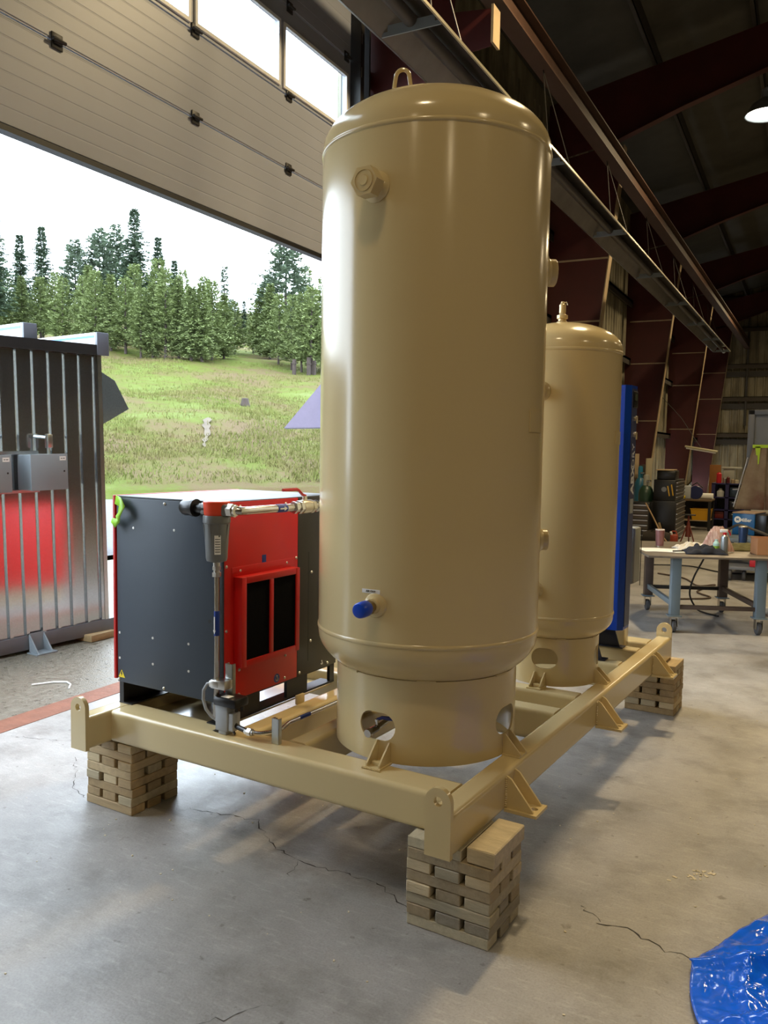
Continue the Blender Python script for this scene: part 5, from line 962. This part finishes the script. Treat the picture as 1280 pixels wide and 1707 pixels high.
for x, y in ((-2.03, 21.45), (-1.35, 21.45), (-2.03, 22.1), (-1.35, 22.1), (-1.72, 21.45)): sv_.part(MB().box(x-.04, x+.04, y-.03, y+.03, 0, 1.07), 'upright', M_SH)
for z in (.2, .42, .72, 1.05): sv_.part(MB().box(-2.07, -1.31, 21.42, 22.13, z, z+.025), 'shelf_board', M_SH)
sv_.part(MB().box(-2.07, -1.31, 22.1, 22.13, 0, 1.07), 'back_sheet', M_BLACK)
for i, (z0, z1, m) in enumerate(((.755, .98, mat('smoky_drawer', srgb(30, 44, 60), .3)), (.45, .66, M_PLASTBLK), (.23, .38, M_PLASTBLK))):
    t = Thing('storage_tub', ('smoky blue drawer on the top level of the indigo shelf', 'black drawer on the middle level of the indigo shelf', 'black drawer on the bottom level of the indigo shelf')[i], 'storage tub', (-1.5, 21.7, z0), group='tubs on the indigo shelf')
    t.part(MB().box(-1.66, -1.4, 21.43, 22.0, z0, z1, .01), 'tub', m); t.part(MB().box(-1.6, -1.46, 21.41, 21.43, z1-.05, z1-.03), 'grip', M_CHROME)
solo('white_jug', MB().lathe([(0, 0), (.08, 0), (.085, .12), (.04, .17), (.03, .2), (0, .2)], (-1.88, 21.6, .746), 16), MATS['white_plastic'], 'white plastic jug on the upper level of the indigo shelf', 'jug', (-1.88, 21.6, .746))
solo('red_toolbox', MB().box(-1.98, -1.78, 21.5, 21.9, .226, .40, .012), mat('dull_red', srgb(104, 30, 28), .5), 'dull red box low on the left side of the indigo shelf', 'box', (-1.88, 21.7, .226))
for i, (x, h, r, m) in enumerate(((-1.93, .26, .06, MATS['red_plastic']), (-1.80, .13, .045, M_CHROME), (-1.72, .16, .035, mat('dark_red_can', srgb(96, 30, 34), .4)), (-1.62, .10, .04, M_FLANGE), (-1.53, .09, .05, mat('cream_can', srgb(188, 176, 150), .5)))):
    solo('can', MB().lathe([(0, 0), (r, 0), (r, h*.86), (r*.5, h*.94), (r*.5, h), (0, h)], (x, 21.6, 1.076), 16), m, ('tall red can at the left of the shelf top', 'silver tin beside the tall red can', 'slim dark red can in the middle of the shelf top', 'small tan tin right of the slim dark red can', 'squat cream tin at the right of the shelf top')[i], 'can', (x, 21.6, 1.076), group='cans on top of the indigo shelf')
solo('parts_cabinet', MB().box(-1.86, -1.60, 21.85, 22.05, 1.076, 1.42, .01).box(-1.9, -1.45, 21.8, 22.08, 1.42, 1.46, .006), mat('pale_cabinet', srgb(170, 170, 160), .5), 'pale small cabinet with a board on top standing on the shelf', 'cabinet', (-1.7, 21.95, 1.076))
solo('plywood_sheet', MB().box(-2.25, -1.98, 22.6, 22.62, 0, 1.5, .004), mat('orange_plywood', srgb(150, 96, 40), .7, 0, 4., .2), 'orange plywood sheet standing left of the indigo shelf', 'plywood', (-2.1, 22.6, 0))
fx = Thing('fluorescent_fixture', 'pale twin tube fixture hanging at an angle before the columns', 'light fixture', (-2.6, 24, 1.9)); rt = Matrix.Translation((-2.63, 24, 1.88)) @ Matrix.Rotation(R(9), 4, 'Y')
fx.part(MB().box(-.42, .42, -.07, .07, 0, .05, .008).tf(rt), 'housing', mat('cream_fixture', srgb(196, 188, 156), .5)); fx.part(MB().cyl((-.38, -.04, -.02), (.38, -.04, -.02), .018, n=10).tf(rt), 'tube', M_WHITE); fx.part(MB().cyl((-.38, .04, -.02), (.38, .04, -.02), .018, n=10).tf(rt), 'tube', M_WHITE); fx.part(MB().tube([(-2.63, 24, 1.93), (-3.2, 24.2, 2.75), (-4.0, 24.4, 3.6)], .008, 5), 'cable', M_INK)
solo('wall_panel_box', MB().box(-3.78, -3.55, 15.0, 15.14, 1.75, 2.05, .01).box(-3.76, -3.57, 14.99, 15.0, 1.2, 1.6, .01), mat('cream_breaker', srgb(150, 144, 124), .5), 'pale breaker box mounted on the first wall column', 'electrical box', (-3.66, 15.07, 1.75))
